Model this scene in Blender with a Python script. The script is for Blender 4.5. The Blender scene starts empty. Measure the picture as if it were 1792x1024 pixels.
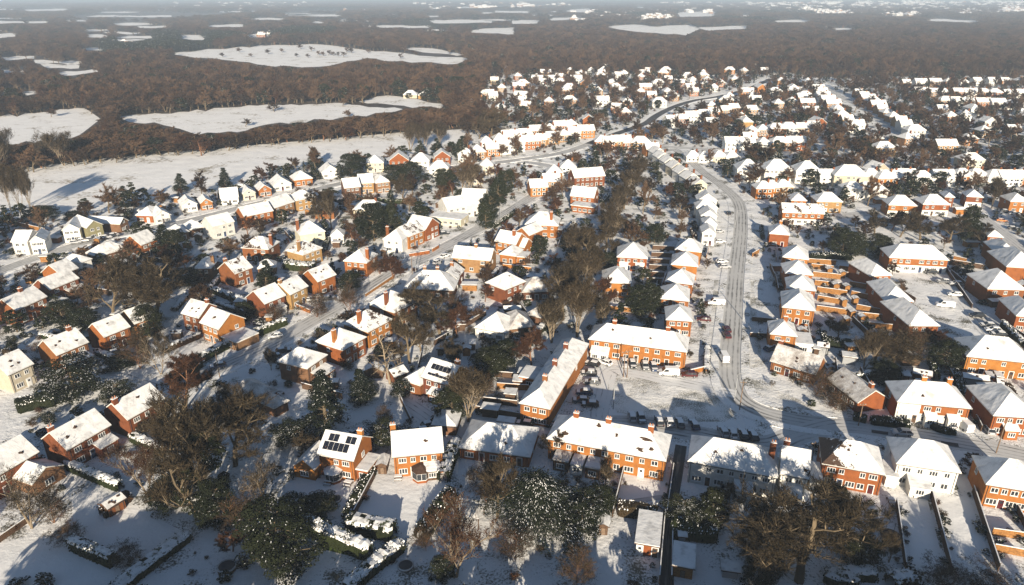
import bpy, math, random
from mathutils import Vector, Matrix
R = math.radians
rnd = random.Random(7)
S = bpy.context.scene
COL = S.collection
# ---------------------------------------------------------------- camera
CAM_H = 90.0
FOC = 1233.0            # focal length in photograph pixels (1792 wide)
PITCH = math.atan(522.0 / FOC)
SUN_EL, SUN_AZ = 16.5, 2.2
COSP, SINP = math.cos(PITCH), math.sin(PITCH)
def at(px, py, z=0.0):
    """ground (or height z) point seen at a photograph pixel"""
    dx, dy = (px - 896.0) / FOC, -(py - 512.0) / FOC
    d = Vector((dx, COSP + dy * SINP, -SINP + dy * COSP))
    t = (z - CAM_H) / d.z
    return Vector((d.x * t, d.y * t, z))
def proj(v):
    x, y, z = v[0], v[1], v[2] - CAM_H
    zc = y * COSP - z * SINP
    up = y * SINP + z * COSP
    return 896 + FOC * x / zc, 512 - FOC * up / zc
cd = bpy.data.cameras.new('camera')
cam = bpy.data.objects.new('camera', cd); COL.objects.link(cam)
cam.location = (0, 0, CAM_H); cam.rotation_euler = (math.pi / 2 - PITCH, 0, 0)
cd.sensor_fit = 'HORIZONTAL'; cd.angle = 2 * math.atan(896.0 / FOC)
cd.clip_start = 1; cd.clip_end = 60000
S.camera = cam
# ---------------------------------------------------------------- materials
def mat(name):
    m = bpy.data.materials.new(name); m.use_nodes = True
    nt = m.node_tree; nt.nodes.clear()
    o = nt.nodes.new('ShaderNodeOutputMaterial'); b = nt.nodes.new('ShaderNodeBsdfPrincipled')
    nt.links.new(b.outputs[0], o.inputs[0])
    b.inputs['Specular IOR Level'].default_value = 0.25
    return m, nt, b
def N(nt, t, **kw):
    n = nt.nodes.new(t)
    for k, v in kw.items():
        if k in n.inputs: n.inputs[k].default_value = v
        else: setattr(n, k, v)
    return n
def ramp(nt, fac, stops):
    r = nt.nodes.new('ShaderNodeValToRGB')
    e = r.color_ramp.elements
    while len(e) < len(stops): e.new(0.5)
    for q, (p, c) in zip(e, stops):
        q.position = p; q.color = (c[0], c[1], c[2], 1) if len(c) == 3 else c
    nt.links.new(fac, r.inputs[0]); return r
def mixc(nt, fac, a, b):
    m = nt.nodes.new('ShaderNodeMix'); m.data_type = 'RGBA'
    for s, v in ((m.inputs[0], fac), (m.inputs[6], a), (m.inputs[7], b)):
        if isinstance(v, (int, float)): s.default_value = v
        elif isinstance(v, tuple): s.default_value = (v[0], v[1], v[2], 1)
        else: nt.links.new(v, s)
    return m.outputs[2]
def mth(nt, op, a, b=None):
    m = nt.nodes.new('ShaderNodeMath'); m.operation = op
    for s, v in ((m.inputs[0], a), (m.inputs[1], b)):
        if v is None: continue
        if isinstance(v, (int, float)): s.default_value = v
        else: nt.links.new(v, s)
    return m.outputs[0]
def noise(nt, vec, scale, detail=3, rough=0.55):
    n = N(nt, 'ShaderNodeTexNoise'); n.inputs['Scale'].default_value = scale
    n.inputs['Detail'].default_value = detail; n.inputs['Roughness'].default_value = rough
    if vec is not None: nt.links.new(vec, n.inputs['Vector'])
    return n.outputs['Fac']
def pos(nt): return nt.nodes.new('ShaderNodeNewGeometry').outputs['Position']
def objpos(nt, k=37.0):
    tc = nt.nodes.new('ShaderNodeTexCoord'); oi = nt.nodes.new('ShaderNodeObjectInfo')
    v = nt.nodes.new('ShaderNodeVectorMath'); v.operation = 'ADD'
    nt.links.new(tc.outputs['Object'], v.inputs[0])
    nt.links.new(mth(nt, 'MULTIPLY', oi.outputs['Random'], k), v.inputs[1]); return v.outputs[0], oi
def bump(nt, b, h, strength, dist):
    n = nt.nodes.new('ShaderNodeBump'); n.inputs['Strength'].default_value = strength
    n.inputs['Distance'].default_value = dist
    nt.links.new(h, n.inputs['Height']); nt.links.new(n.outputs[0], b.inputs['Normal'])
M = {}
SNOW = (0.80, 0.80, 0.80)
def simple(name, c, rough=0.7, var=0.25, scale=1.5, spec=0.25):
    m, nt, b = mat(name)
    v, oi = objpos(nt)
    f = noise(nt, v, scale, 4)
    lo = tuple(x * (1 - var) for x in c); hi = tuple(min(1, x * (1 + var)) for x in c)
    r = ramp(nt, f, [(0.3, lo), (0.7, hi)])
    nt.links.new(r.outputs[0], b.inputs['Base Color'])
    b.inputs['Roughness'].default_value = rough; b.inputs['Specular IOR Level'].default_value = spec
    M[name] = m; return m
def brick(name, c, c2):
    m, nt, b = mat(name)
    v, oi = objpos(nt, 11.0)
    f = noise(nt, v, 0.8, 5); f2 = noise(nt, v, 9.0, 3)
    sc = nt.nodes.new('ShaderNodeVectorMath'); sc.operation = 'MULTIPLY'; sc.inputs[1].default_value = (1, 1, 13.0)
    nt.links.new(v, sc.inputs[0])
    w = noise(nt, sc.outputs[0], 1.6, 2)
    a = mth(nt, 'ADD', mth(nt, 'MULTIPLY', f, 0.5), mth(nt, 'ADD', mth(nt, 'MULTIPLY', f2, 0.25), mth(nt, 'MULTIPLY', w, 0.25)))
    r = ramp(nt, a, [(0.34, c2), (0.5, c), (0.68, tuple(min(1, x * 1.25) for x in c))])
    # every house a slightly different shade
    hs = nt.nodes.new('ShaderNodeHueSaturation')
    nt.links.new(mth(nt, 'ADD', mth(nt, 'MULTIPLY', oi.outputs['Random'], 0.45), 0.8), hs.inputs['Value'])
    nt.links.new(mth(nt, 'ADD', mth(nt, 'MULTIPLY', oi.outputs['Random'], 0.022), 0.494), hs.inputs['Hue'])
    nt.links.new(r.outputs[0], hs.inputs['Color'])
    nt.links.new(hs.outputs[0], b.inputs['Base Color'])
    b.inputs['Roughness'].default_value = 0.85; M[name] = m
def snowmat(name, base, dark, lo, hi, s1, s2, rand=0.0, smooth=0.05, grad=0.0):
    """snow with patches where the surface beneath shows: noise(s1)+noise(s2) below lo..hi"""
    m, nt, b = mat(name)
    v, oi = objpos(nt, 53.0)
    n1 = noise(nt, v, s1, 4); n2 = noise(nt, v, s2, 4, 0.65)
    f = mth(nt, 'ADD', mth(nt, 'MULTIPLY', n1, 0.62), mth(nt, 'MULTIPLY', n2, 0.38))
    if rand: f = mth(nt, 'SUBTRACT', f, mth(nt, 'MULTIPLY', oi.outputs['Random'], rand))
    if grad:
        tc = nt.nodes.new('ShaderNodeTexCoord'); sx = nt.nodes.new('ShaderNodeSeparateXYZ'); nt.links.new(tc.outputs['Object'], sx.inputs[0])
        f = mth(nt, 'ADD', f, mth(nt, 'MINIMUM', mth(nt, 'MULTIPLY', mth(nt, 'ADD', sx.outputs[0], 1.5), grad), 0.25))
    r = ramp(nt, f, [(lo, (0, 0, 0)), (hi, (1, 1, 1))])
    n3 = noise(nt, v, 0.5, 4)
    sn = ramp(nt, n3, [(0.27, tuple(x * 0.52 for x in base)), (0.46, tuple(x * 0.86 for x in base)), (0.75, base)])
    n4 = noise(nt, v, 6.0, 3)
    dk = ramp(nt, n4, [(0.3, tuple(x * 0.6 for x in dark)), (0.7, tuple(x * 1.4 for x in dark))])
    nt.links.new(mixc(nt, r.outputs[0], dk.outputs[0], sn.outputs[0]), b.inputs['Base Color'])
    b.inputs['Roughness'].default_value = 0.65
    nb = noise(nt, v, 1.1, 5)
    wv = nt.nodes.new('ShaderNodeTexWave'); wv.bands_direction = 'Z'; wv.inputs['Scale'].default_value = 1.6; wv.inputs['Distortion'].default_value = 2.0; wv.inputs['Detail'].default_value = 2; nt.links.new(v, wv.inputs['Vector']); nb = mth(nt, 'ADD', nb, mth(nt, 'MULTIPLY', wv.outputs['Fac'], 0.16))
    bump(nt, b, mth(nt, 'ADD', mth(nt, 'MULTIPLY', nb, 1.0), mth(nt, 'MULTIPLY', r.outputs[0], 0.3)), 0.5, smooth * 4)
    M[name] = m
brick('orange_brick', (0.255, 0.084, 0.023), (0.175, 0.056, 0.017))
brick('red_brick', (0.16, 0.050, 0.020), (0.10, 0.033, 0.015))
brick('tan_brick', (0.25, 0.135, 0.06), (0.18, 0.09, 0.042))
brick('brown_brick', (0.14, 0.068, 0.038), (0.095, 0.045, 0.027))
brick('white_wall', (0.60, 0.585, 0.55), (0.52, 0.505, 0.47))
brick('cream_wall', (0.45, 0.40, 0.31), (0.37, 0.33, 0.25))
brick('olive_wall', (0.20, 0.18, 0.10), (0.16, 0.14, 0.08))
TILE = (0.065, 0.038, 0.026)
snowmat('roof_snow', SNOW, TILE, 0.275, 0.30, 0.30, 1.7, 0.05)
snowmat('roof_patchy', SNOW, TILE, 0.41, 0.44, 0.36, 2.2, 0.04)
snowmat('roof_thin', (0.66, 0.655, 0.65), (0.30, 0.27, 0.25), 0.36, 0.60, 0.5, 3.0, 0.0)
snowmat('snow_cap', SNOW, (0.05, 0.06, 0.025), 0.37, 0.42, 0.8, 3.0, 0.05)
simple('tile', TILE, 0.8)
snowmat('roof_half', SNOW, TILE, 0.46, 0.49, 0.5, 2.4, 0.0, grad=0.045)
simple('fascia', (0.62, 0.60, 0.56), 0.5, 0.1)
simple('white_frame', (0.62, 0.62, 0.61), 0.4, 0.05)
simple('glass', (0.022, 0.026, 0.032), 0.08, 0.3, 0.7, 0.6)
simple('solar_cell', (0.012, 0.014, 0.022), 0.15, 0.3, 3.0, 0.5)
simple('door_paint', (0.12, 0.10, 0.09), 0.5)
simple('fence_wood', (0.25, 0.118, 0.036), 0.8, 0.35, 3.0)
simple('dark_wood', (0.085, 0.05, 0.03), 0.85, 0.35, 3.0)
simple('pole_wood', (0.16, 0.11, 0.075), 0.85, 0.3, 3.0)
simple('grey_metal', (0.28, 0.29, 0.30), 0.5, 0.1)
simple('dark_metal', (0.03, 0.03, 0.035), 0.5, 0.2)
simple('rubber', (0.018, 0.018, 0.02), 0.8, 0.2)
simple('asphalt', (0.055, 0.055, 0.06), 0.85, 0.3, 0.6)
simple('stone_pot', (0.35, 0.16, 0.09), 0.8)
simple('tree_bark', (0.125, 0.095, 0.06), 0.9, 0.35, 1.2)
simple('pale_bark', (0.19, 0.15, 0.105), 0.85, 0.4, 1.0)
simple('red_bark', (0.15, 0.075, 0.04), 0.9, 0.3, 1.0)
for nm, c in (('car_white', (0.72, 0.72, 0.72)), ('car_silver', (0.36, 0.37, 0.39)), ('car_black', (0.018, 0.02, 0.024)),
              ('car_red', (0.065, 0.009, 0.011)), ('car_blue', (0.03, 0.05, 0.11)), ('car_grey', (0.10, 0.105, 0.115)), ('car_orange', (0.5, 0.16, 0.03))):
    simple(nm, c, 0.25, 0.03, 1.0, 0.5)
def leafmat(name, a, b_, c):
    k_ = .40 if name == 'twig_wood' else .48; a, b_, c = [tuple(x * k_ for x in q) for q in (a, b_, c)]
    m, nt, b = mat(name)
    oi = nt.nodes.new('ShaderNodeObjectInfo')
    f = noise(nt, pos(nt), 0.012 if name == 'twig_wood' else 0.45, 3)
    kk_ = .3 if name == 'twig_wood' else .55; g = mth(nt, 'ADD', mth(nt, 'MULTIPLY', f, kk_), mth(nt, 'MULTIPLY', oi.outputs['Random'], 1 - kk_))
    r = ramp(nt, g, [(0.15, a), (0.5, b_), (0.85, c)])
    nt.links.new(r.outputs[0], b.inputs['Base Color'])
    b.inputs['Roughness'].default_value = 0.8; b.inputs['Specular IOR Level'].default_value = 0.12
    M[name] = m
leafmat('twig_brown', (0.055, 0.043, 0.025), (0.082, 0.060, 0.034), (0.115, 0.082, 0.046))
leafmat('twig_copper', (0.075, 0.034, 0.018), (0.10, 0.045, 0.023), (0.125, 0.060, 0.030))
leafmat('twig_wood', (0.05, 0.030, 0.018), (0.135, 0.076, 0.043), (0.27, 0.16, 0.09))
leafmat('leaf_green', (0.012, 0.017, 0.007), (0.025, 0.032, 0.012), (0.045, 0.048, 0.018))
leafmat('leaf_fir', (0.012, 0.018, 0.010), (0.024, 0.033, 0.016), (0.045, 0.050, 0.022))
leafmat('leaf_hedge', (0.024, 0.032, 0.010), (0.045, 0.058, 0.018), (0.07, 0.082, 0.028))
leafmat('leaf_brown', (0.12, 0.055, 0.022), (0.085, 0.05, 0.025), (0.06, 0.05, 0.022))
m, nt, b = mat('leaf_snow'); b.inputs['Base Color'].default_value = (*SNOW, 1); b.inputs['Roughness'].default_value = 0.7; M['leaf_snow'] = m
# ---------------------------------------------------------------- mesh helper
class MB:
    def __init__(s): s.v, s.f, s.m = [], [], []
    def face(s, pts, mi=0):
        b0 = len(s.v); s.v += [tuple(p) for p in pts]; s.f.append(tuple(range(b0, b0 + len(pts)))); s.m.append(mi)
    def box(s, x0, x1, y0, y1, z0, z1, mi=0, top=None, T=None):
        p = [(x0, y0, z0), (x1, y0, z0), (x1, y1, z0), (x0, y1, z0), (x0, y0, z1), (x1, y0, z1), (x1, y1, z1), (x0, y1, z1)]
        if T is not None: p = [tuple(T @ Vector(q)) for q in p]
        b0 = len(s.v); s.v += p
        for k, q in enumerate(((0, 3, 2, 1), (4, 5, 6, 7), (0, 1, 5, 4), (1, 2, 6, 5), (2, 3, 7, 6), (3, 0, 4, 7))):
            s.f.append(tuple(b0 + i for i in q)); s.m.append(top if (k == 1 and top is not None) else mi)
    def poly_prism(s, pts, z0, z1, mi=0, top=None):
        n = len(pts); b0 = len(s.v)
        s.v += [(p[0], p[1], z0) for p in pts] + [(p[0], p[1], z1) for p in pts]
        s.f.append(tuple(b0 + i for i in reversed(range(n)))); s.m.append(mi)
        s.f.append(tuple(b0 + n + i for i in range(n))); s.m.append(mi if top is None else top)
        for i in range(n):
            j = (i + 1) % n; s.f.append((b0 + i, b0 + j, b0 + n + j, b0 + n + i)); s.m.append(mi)
    def tube(s, a, b, r0, r1, n=5, mi=0, cap=False):
        a, b = Vector(a), Vector(b); d = (b - a)
        if d.length < 1e-6: return
        d.normalize(); u = d.orthogonal().normalized(); w = d.cross(u); b0 = len(s.v)
        for c, r in ((a, r0), (b, r1)):
            for i in range(n):
                t = 2 * math.pi * i / n; s.v.append(tuple(c + (u * math.cos(t) + w * math.sin(t)) * r))
        for i in range(n):
            j = (i + 1) % n; s.f.append((b0 + i, b0 + j, b0 + n + j, b0 + n + i)); s.m.append(mi)
        if cap:
            s.f.append(tuple(b0 + n + i for i in range(n))); s.m.append(mi)
            s.f.append(tuple(b0 + i for i in reversed(range(n)))); s.m.append(mi)
    def mesh(s, name, mats):
        me = bpy.data.meshes.new(name); me.from_pydata(s.v, [], s.f)
        for mm in mats: me.materials.append(M[mm])
        if len(mats) > 1: me.polygons.foreach_set('material_index', s.m)
        me.update(); return me
def obj(name, me, parent=None, loc=None, rz=None, scale=None):
    o = bpy.data.objects.new(name, me); COL.objects.link(o)
    if parent is not None: o.parent = parent
    if loc is not None: o.location = loc
    if rz is not None: o.rotation_euler = (0, 0, rz)
    if scale is not None: o.scale = scale
    return o
LABELS = {}
def tag(o, label, cat, group=None):
    o['label'] = label; o['category'] = cat
    if group: o['group'] = group
    LABELS[label] = LABELS.get(label, 0) + 1
def struct(name, me, kind='structure'):
    o = obj(name, me); o['kind'] = kind; return o
def inpoly(x, y, P):
    c = False; j = len(P) - 1
    for i in range(len(P)):
        if (P[i][1] > y) != (P[j][1] > y) and x < (P[j][0] - P[i][0]) * (y - P[i][1]) / (P[j][1] - P[i][1]) + P[i][0]: c = not c
        j = i
    return c
def segdist(p, a, b):
    ax, ay = b[0] - a[0], b[1] - a[1]; L = ax * ax + ay * ay
    t = 0 if L == 0 else max(0, min(1, ((p[0] - a[0]) * ax + (p[1] - a[1]) * ay) / L))
    return math.hypot(p[0] - a[0] - t * ax, p[1] - a[1] - t * ay)
class Hash:
    def __init__(s, c): s.c, s.d = c, {}
    def add(s, x0, y0, x1, y1, v):
        for i in range(int(x0 // s.c), int(x1 // s.c) + 1):
            for j in range(int(y0 // s.c), int(y1 // s.c) + 1): s.d.setdefault((i, j), []).append(v)
    def near(s, x, y): return s.d.get((int(x // s.c), int(y // s.c)), ())
class Circles(list):
    '''a list of circles that also files each one by place'''
    def __init__(s): super().__init__(); s.h = Hash(30.0)
    def append(s, t): super().append(t); q = t[2] + 14; s.h.add(t[0] - q, t[1] - q, t[0] + q, t[1] + q, t)
# ---------------------------------------------------------------- light, world
sd = Vector((math.sin(R(SUN_AZ)) * math.cos(R(SUN_EL)), -math.cos(R(SUN_AZ)) * math.cos(R(SUN_EL)), math.sin(R(SUN_EL))))
ld = bpy.data.lights.new('sun', 'SUN'); ld.energy = 5.0; ld.angle = R(0.5); ld.color = (1.0, 0.87, 0.68)
lo = bpy.data.objects.new('sun', ld); COL.objects.link(lo); lo.rotation_euler = sd.to_track_quat('Z', 'Y').to_euler()
lo.location = (0, -50, 300)
w = bpy.data.worlds.new('World'); S.world = w; w.use_nodes = True
nt = w.node_tree; bg = nt.nodes['Background']
sk = nt.nodes.new('ShaderNodeTexSky'); sk.sky_type = 'NISHITA'; sk.sun_disc = False
sk.sun_elevation = R(SUN_EL); sk.sun_rotation = R(180 - SUN_AZ); sk.altitude = 100; sk.air_density = 1.0; sk.dust_density = 0.25; sk.ozone_density = 2.0
nt.links.new(sk.outputs[0], bg.inputs[0]); bg.inputs[1].default_value = 0.05
S.view_settings.view_transform = 'Standard'; S.view_settings.look = 'None'; S.view_settings.gamma = 1.0
S.view_settings.use_curve_mapping = False; S.view_settings.exposure = 1.0
S.cycles.use_denoising = True
S.cycles.max_bounces = 5; S.cycles.diffuse_bounces = 2; S.cycles.glossy_bounces = 2; S.cycles.transparent_max_bounces = 4
# ---------------------------------------------------------------- houses
WALL = {'o': 'orange_brick', 'r': 'red_brick', 't': 'tan_brick', 'b': 'brown_brick', 'w': 'white_wall', 'c': 'cream_wall', 'v': 'olive_wall', 'd': 'dark_wood', 'n': 'fence_wood', 'm': 'grey_metal'}
WORD = {'o': 'orange brick', 'r': 'dark red brick', 't': 'tan brick', 'b': 'brown brick', 'w': 'white rendered', 'c': 'cream rendered', 'v': 'olive boarded', 'd': 'dark timber', 'n': 'orange timber', 'm': 'grey'}
MESH = {}
def win_mesh(w, h, split):
    k = ('win', round(w, 1), round(h, 1), split)
    if k not in MESH:
        f, p, c = MB(), MB(), MB(); q = 0.10
        for mb in (f, c):
            mb.box(-w / 2, w / 2, -.09, 0, -h / 2, -h / 2 + q); mb.box(-w / 2, w / 2, -.09, 0, h / 2 - q, h / 2)
            mb.box(-w / 2, -w / 2 + q, -.09, 0, -h / 2 + q, h / 2 - q); mb.box(w / 2 - q, w / 2, -.09, 0, -h / 2 + q, h / 2 - q)
            n = 2 if w < 1.5 else 3
            for i in range(1, n): mb.box(-w / 2 + w * i / n - .055, -w / 2 + w * i / n + .055, -.085, 0, -h / 2 + q, h / 2 - q)
            mb.box(-w / 2 - .06, w / 2 + .06, -.17, -.002, -h / 2 - .08, -h / 2 - .002)
        for mb, mi in ((p, 0), (c, 1)):
            mb.face([(-w / 2 + q, -.04, -h / 2 + q), (w / 2 - q, -.04, -h / 2 + q), (w / 2 - q, -.04, h / 2 - q), (-w / 2 + q, -.04, h / 2 - q)], mi)
        MESH[k] = (f.mesh('window', ['white_frame']), p.mesh('pane', ['glass']), c.mesh('window', ['white_frame', 'glass']))
    return MESH[k]
def door_mesh(col):
    k = ('door', col)
    if k not in MESH:
        d = MB(); d.box(-.62, .62, -.07, 0, 0, 2.2, 0); d.box(-.46, .46, -.11, -.071, .05, 2.05, 1); d.box(-.25, .25, -.13, -.111, 1.3, 1.8, 2)
        MESH[k] = d.mesh('door', ['white_frame', col, 'glass'])
    return MESH[k]
def add_window(par, x, y, z, w, h, face, near):
    f, p, c = win_mesh(w, h, near)
    rz = {'f': 0, 'l': -math.pi / 2, 'r': math.pi / 2, 'b': math.pi}[face]
    if near:
        o = obj('window', f, par, (x, y, z), rz); obj('pane', p, o)
    else: o = obj('window', c, par, (x, y, z), rz)
    return o
def wall_mesh(L, d, eh, pitch, style, mw, ins=.35):
    mb = MB(); x, y = L / 2 - ins, d / 2 - ins; tp = math.tan(R(pitch))
    if style in ('h', 'x'): mb.box(-x, x, -y, y, -.4, eh + .05); return mb.mesh('wall', [mw])
    sw = style == 'f'
    if sw: x, y = y, x
    z1 = eh + ins * tp - .02; z2 = z1 + y * tp
    q = (lambda a, b_, c: (b_, a, c)) if sw else (lambda a, b_, c: (a, b_, c))
    for s in (-1, 1):
        mb.face([q(s * x, -y, -.4), q(s * x, y, -.4), q(s * x, y, z1), q(s * x, 0, z2), q(s * x, -y, z1)])
        mb.face([q(-x, s * y, -.4), q(x, s * y, -.4), q(x, s * y, z1), q(-x, s * y, z1)])
    return mb.mesh('wall', [mw])
def roof_mesh(L, d, eh, pitch, style, ms, seed=0):
    mb = MB(); t = .24; tp = math.tan(R(pitch)); rr = random.Random(seed)
    if style == 'x':
        mb.box(-L / 2, L / 2, -d / 2, d / 2, eh, eh + .18, 1); mb.box(-L / 2 + .03, L / 2 - .03, -d / 2 + .03, d / 2 - .03, eh + .182, eh + .33, 0)
        return mb.mesh('roof', [ms, 'fascia']), eh + .33
    if style in ('g', 'f'):
        sw = style == 'f'; X, Y = (d / 2, L / 2) if sw else (L / 2, d / 2)
        q = (lambda a, b_, c: (b_, a, c)) if sw else (lambda a, b_, c: (a, b_, c))
        zr = eh + Y * tp
        n = max(4, int(2 * X / 1.0)); m_ = max(3, int(Y / 0.9))
        for s in (-1, 1):
            g = {}
            for i in range(n + 1):
                for j in range(m_ + 1):
                    xx = -X + 2 * X * i / n; yy = s * Y * (1 - j / m_)
                    jz = rr.uniform(-.05, .05) if 0 < j < m_ else 0
                    ye = yy + (s * rr.uniform(-.10, .10) if j == 0 else 0)
                    g[i, j] = len(mb.v); mb.v.append(q(xx, ye, eh + t + (Y - abs(yy)) * tp + jz))
            for i in range(n):
                for j in range(m_): mb.f.append((g[i, j], g[i + 1, j], g[i + 1, j + 1], g[i, j + 1])); mb.m.append(0)
            mb.face([q(-X, s * Y, eh), q(X, s * Y, eh), q(X, 0, zr), q(-X, 0, zr)], 1)
            mb.face([q(-X, s * Y, eh), q(X, s * Y, eh), q(X, s * Y, eh + t - .02), q(-X, s * Y, eh + t - .02)], 1)
            for e in (-1, 1): mb.face([q(e * X, s * Y, eh), q(e * X, 0, zr), q(e * X, 0, zr + t), q(e * X, s * Y, eh + t)], 1)
        return mb.mesh('roof', [ms, 'fascia']), zr + t
    X, Y = L / 2, d / 2; sw = Y > X
    if sw: X, Y = Y, X
    q = (lambda a, b_, c: (b_, a, c)) if sw else (lambda a, b_, c: (a, b_, c))
    zr = eh + Y * tp; rx = max(0.02, X - Y * .92)
    c = [(-X, -Y, eh + t), (X, -Y, eh + t), (X, Y, eh + t), (-X, Y, eh + t)]; r0, r1 = (-rx, 0, zr + t), (rx, 0, zr + t)
    def grid(p00, p10, p11, p01, n, m_):
        p00, p10, p11, p01 = map(Vector, (p00, p10, p11, p01)); g = {}
        for i in range(n + 1):
            for j in range(m_ + 1):
                a = p00.lerp(p10, i / n).lerp(p01.lerp(p11, i / n), j / m_)
                if 0 < i < n and 0 < j < m_: a.z += rr.uniform(-.05, .05)
                g[i, j] = len(mb.v); mb.v.append(q(*a))
        for i in range(n):
            for j in range(m_): mb.f.append((g[i, j], g[i + 1, j], g[i + 1, j + 1], g[i, j + 1])); mb.m.append(0)
    nx = max(3, int(2 * X / 1.3)); ny = max(3, int(Y / 1.1))
    grid(c[0], c[1], r1, r0, nx, ny); grid(c[2], c[3], r0, r1, nx, ny)
    mb.face([q(*c[1]), q(*c[2]), q(*r1)], 0); mb.face([q(*c[3]), q(*c[0]), q(*r0)], 0)
    b0 = [(-X, -Y, eh), (X, -Y, eh), (X, Y, eh), (-X, Y, eh)]
    mb.face([q(*p) for p in b0], 1)
    for i in range(4):
        j = (i + 1) % 4; mb.face([q(*b0[i]), q(*b0[j]), q(c[j][0], c[j][1], eh + t - .02), q(c[i][0], c[i][1], eh + t - .02)], 1)
    # snow-filled ridge and hip caps
    return mb.mesh('roof', [ms, 'fascia']), zr + t
def roof_z(x, y, L, d, eh, pitch, style):
    tp = math.tan(R(pitch)); t = .24
    if style == 'x': return eh + .33
    if style == 'g': return eh + t + (d / 2 - abs(y)) * tp
    if style == 'f': return eh + t + (L / 2 - abs(x)) * tp
    X, Y = L / 2, d / 2
    if Y > X: return eh + t + min(X - abs(x), (Y - abs(y)) / .92) * tp
    return eh + t + min(Y - abs(y), (X - abs(x)) / .92) * tp
def chimney(par, x, y, zb, zt, mw, big=1.0):
    mb = MB(); w, q = .55 * big, .38 * big
    mb.box(-w, w, -q, q, zb, zt, 0); mb.box(-w - .07, w + .07, -q - .07, q + .07, zt + .002, zt + .14, 0); mb.box(-w - .05, w + .05, -q - .05, q + .05, zt + .142, zt + .24, 2)
    for s in (-.5, .5): mb.tube((s * w, 0, zt + .2), (s * w, 0, zt + .72), .14, .12, 7, 1, True)
    return obj('chimney', mb.mesh('chimney', [mw, 'stone_pot', 'leaf_snow']), par, (x, y, 0))
FOOT = Circles()     # footprints (centre, radius) for keeping trees off the houses
SCREEN = []   # picture boxes of house fronts, kept free of automatic trees
LM = []       # landmarks for labels
HOUSES = []
class House: pass
def house(x1, y1, x2, y2, depth, style='g', wall='o', eh=5.0, pitch=36, where='', label=None, ch=(), snow='roof_snow', cat='house',
          name=None, lower=None, wins=True, ncol=None, group='snow roofed houses of the town', doors=True):
    A, B = at(x1, y1, eh + .1), at(x2, y2, eh + .1)
    d2 = Vector((B.x - A.x, B.y - A.y)); L = d2.length; d2.normalize(); ang = math.atan2(d2.y, d2.x)
    yd = Vector((-d2.y, d2.x)); c = (A + B) / 2 + Vector((yd.x, yd.y, 0)) * depth / 2
    o = bpy.data.objects.new(name or ('bungalow' if eh < 4 else 'house'), None); COL.objects.link(o)
    o.location = (c.x, c.y, 0); o.rotation_euler = (0, 0, ang); o.empty_display_size = 1
    h = House(); h.o, h.L, h.d, h.eh, h.pitch, h.style, h.wall, h.c, h.ang = o, L, depth, eh, pitch, style, WALL[wall], c, ang
    h.dist = math.hypot(c.x, c.y); near = h.dist < 178; h.near = near; h.A, h.B = A, B
    seed = int(x1 * 7 + y1 * 13)
    h.wm = obj('wall', wall_mesh(L, depth, eh, pitch, style, WALL[wall]), o)
    rm, zr = roof_mesh(L, depth, eh, pitch, style, snow, seed); h.roof = obj('roof', rm, o); h.zr = zr
    rr = random.Random(seed)
    for u, v in ch:
        x, y = u * (L / 2 - .7), v * (depth / 2 - .6)
        z = roof_z(x, y, L, depth, eh, pitch, style); chimney(h.roof, x, y, z - .9, max(z + .7, zr + .75), WALL[wall] if wall not in 'wcv' else 'red_brick')
    fy = -depth / 2 + .35
    if lower:
        mb = MB(); mb.box(-L / 2 + .32, L / 2 - .32, fy - .04, fy - .002, -.2, 2.55); obj('rendered_band', mb.mesh('rendered_band', [WALL[lower]]), o)
    if wins and h.dist < 420:
        n = ncol or max(2, int(round((L - 1) / 2.9)))
        dk = ['door_paint', 'white_frame', 'car_red', 'dark_wood', 'car_blue']
        for i in range(n):
            x = -L / 2 + 1.0 + (L - 2.0) * (i + .5) / n
            if style == 'f' or eh > 4: 
                if eh > 4 and rr.random() > .1: add_window(o, x, fy, eh - 1.05, rr.choice((1.55, 1.3)) if (i % 2 == 0) else 1.0, 1.1, 'f', near)
            wy = fy - (.042 if lower else 0)
            if doors and ((i == 1) or (i % 3 == 1 and n > 3)): obj('door', door_mesh(rr.choice(dk)), o, (x, wy, 0))
            else: add_window(o, x, wy, 1.35, rr.choice((1.7, 1.9)) if (i % 2 == 0) else 1.3, 1.25, 'f', near)
        for f_, sx in (('l', -1), ('r', 1)):
            if (sx > 0 and c.x < 60) or (sx < 0 and c.x > -60):
                add_window(o, sx * (L / 2 - .35), rr.uniform(-.2, .2) * depth, eh - 1.1 if eh > 4 else 1.4, 1.1, 1.1, f_, near)
        if style == 'f' and eh < 4: add_window(o, 0, fy, eh + .5, 1.1, 1.0, 'f', near)
    if h.dist < 230 and style in 'gh':
        mb = MB(); mb.tube((-L / 2, -depth / 2 - .06, eh + .02), (L / 2, -depth / 2 - .06, eh + .02), .07, .07, 5)
        for s in (-1, 1): mb.tube((s * (L / 2 - .7), fy - .06, 0), (s * (L / 2 - .7), fy - .06, eh), .05, .05, 5)
        obj('gutter', mb.mesh('gutter', ['dark_metal']), o)
        for k in range(rr.randint(1, 3)):     # melted patches round vents
            x = rr.uniform(-.38, .38) * L
            if style == 'h' and abs(x) > L / 2 - depth * .45: continue
            up = rr.uniform(.25, .75); slope_thing(h, x, up, .35, .3, 'tile', 'roof_vent', .10)
    FOOT.append((c.x, c.y, math.hypot(L, depth) / 2)); HOUSES.append(h)
    xs, ys = zip(*[proj(p) for p in (A, B, Vector((A.x, A.y, 0)), Vector((B.x, B.y, 0)))])
    h.box = (min(xs), min(ys) - 14 * 150 / h.dist, max(xs), max(ys) - 2); SCREEN.append(h.box)
    kind = 'bungalow' if eh < 4 else cat
    rw = {'g': 'gabled', 'h': 'hipped', 'f': 'front gabled', 'x': 'flat'}[style]
    h.where = where
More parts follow.
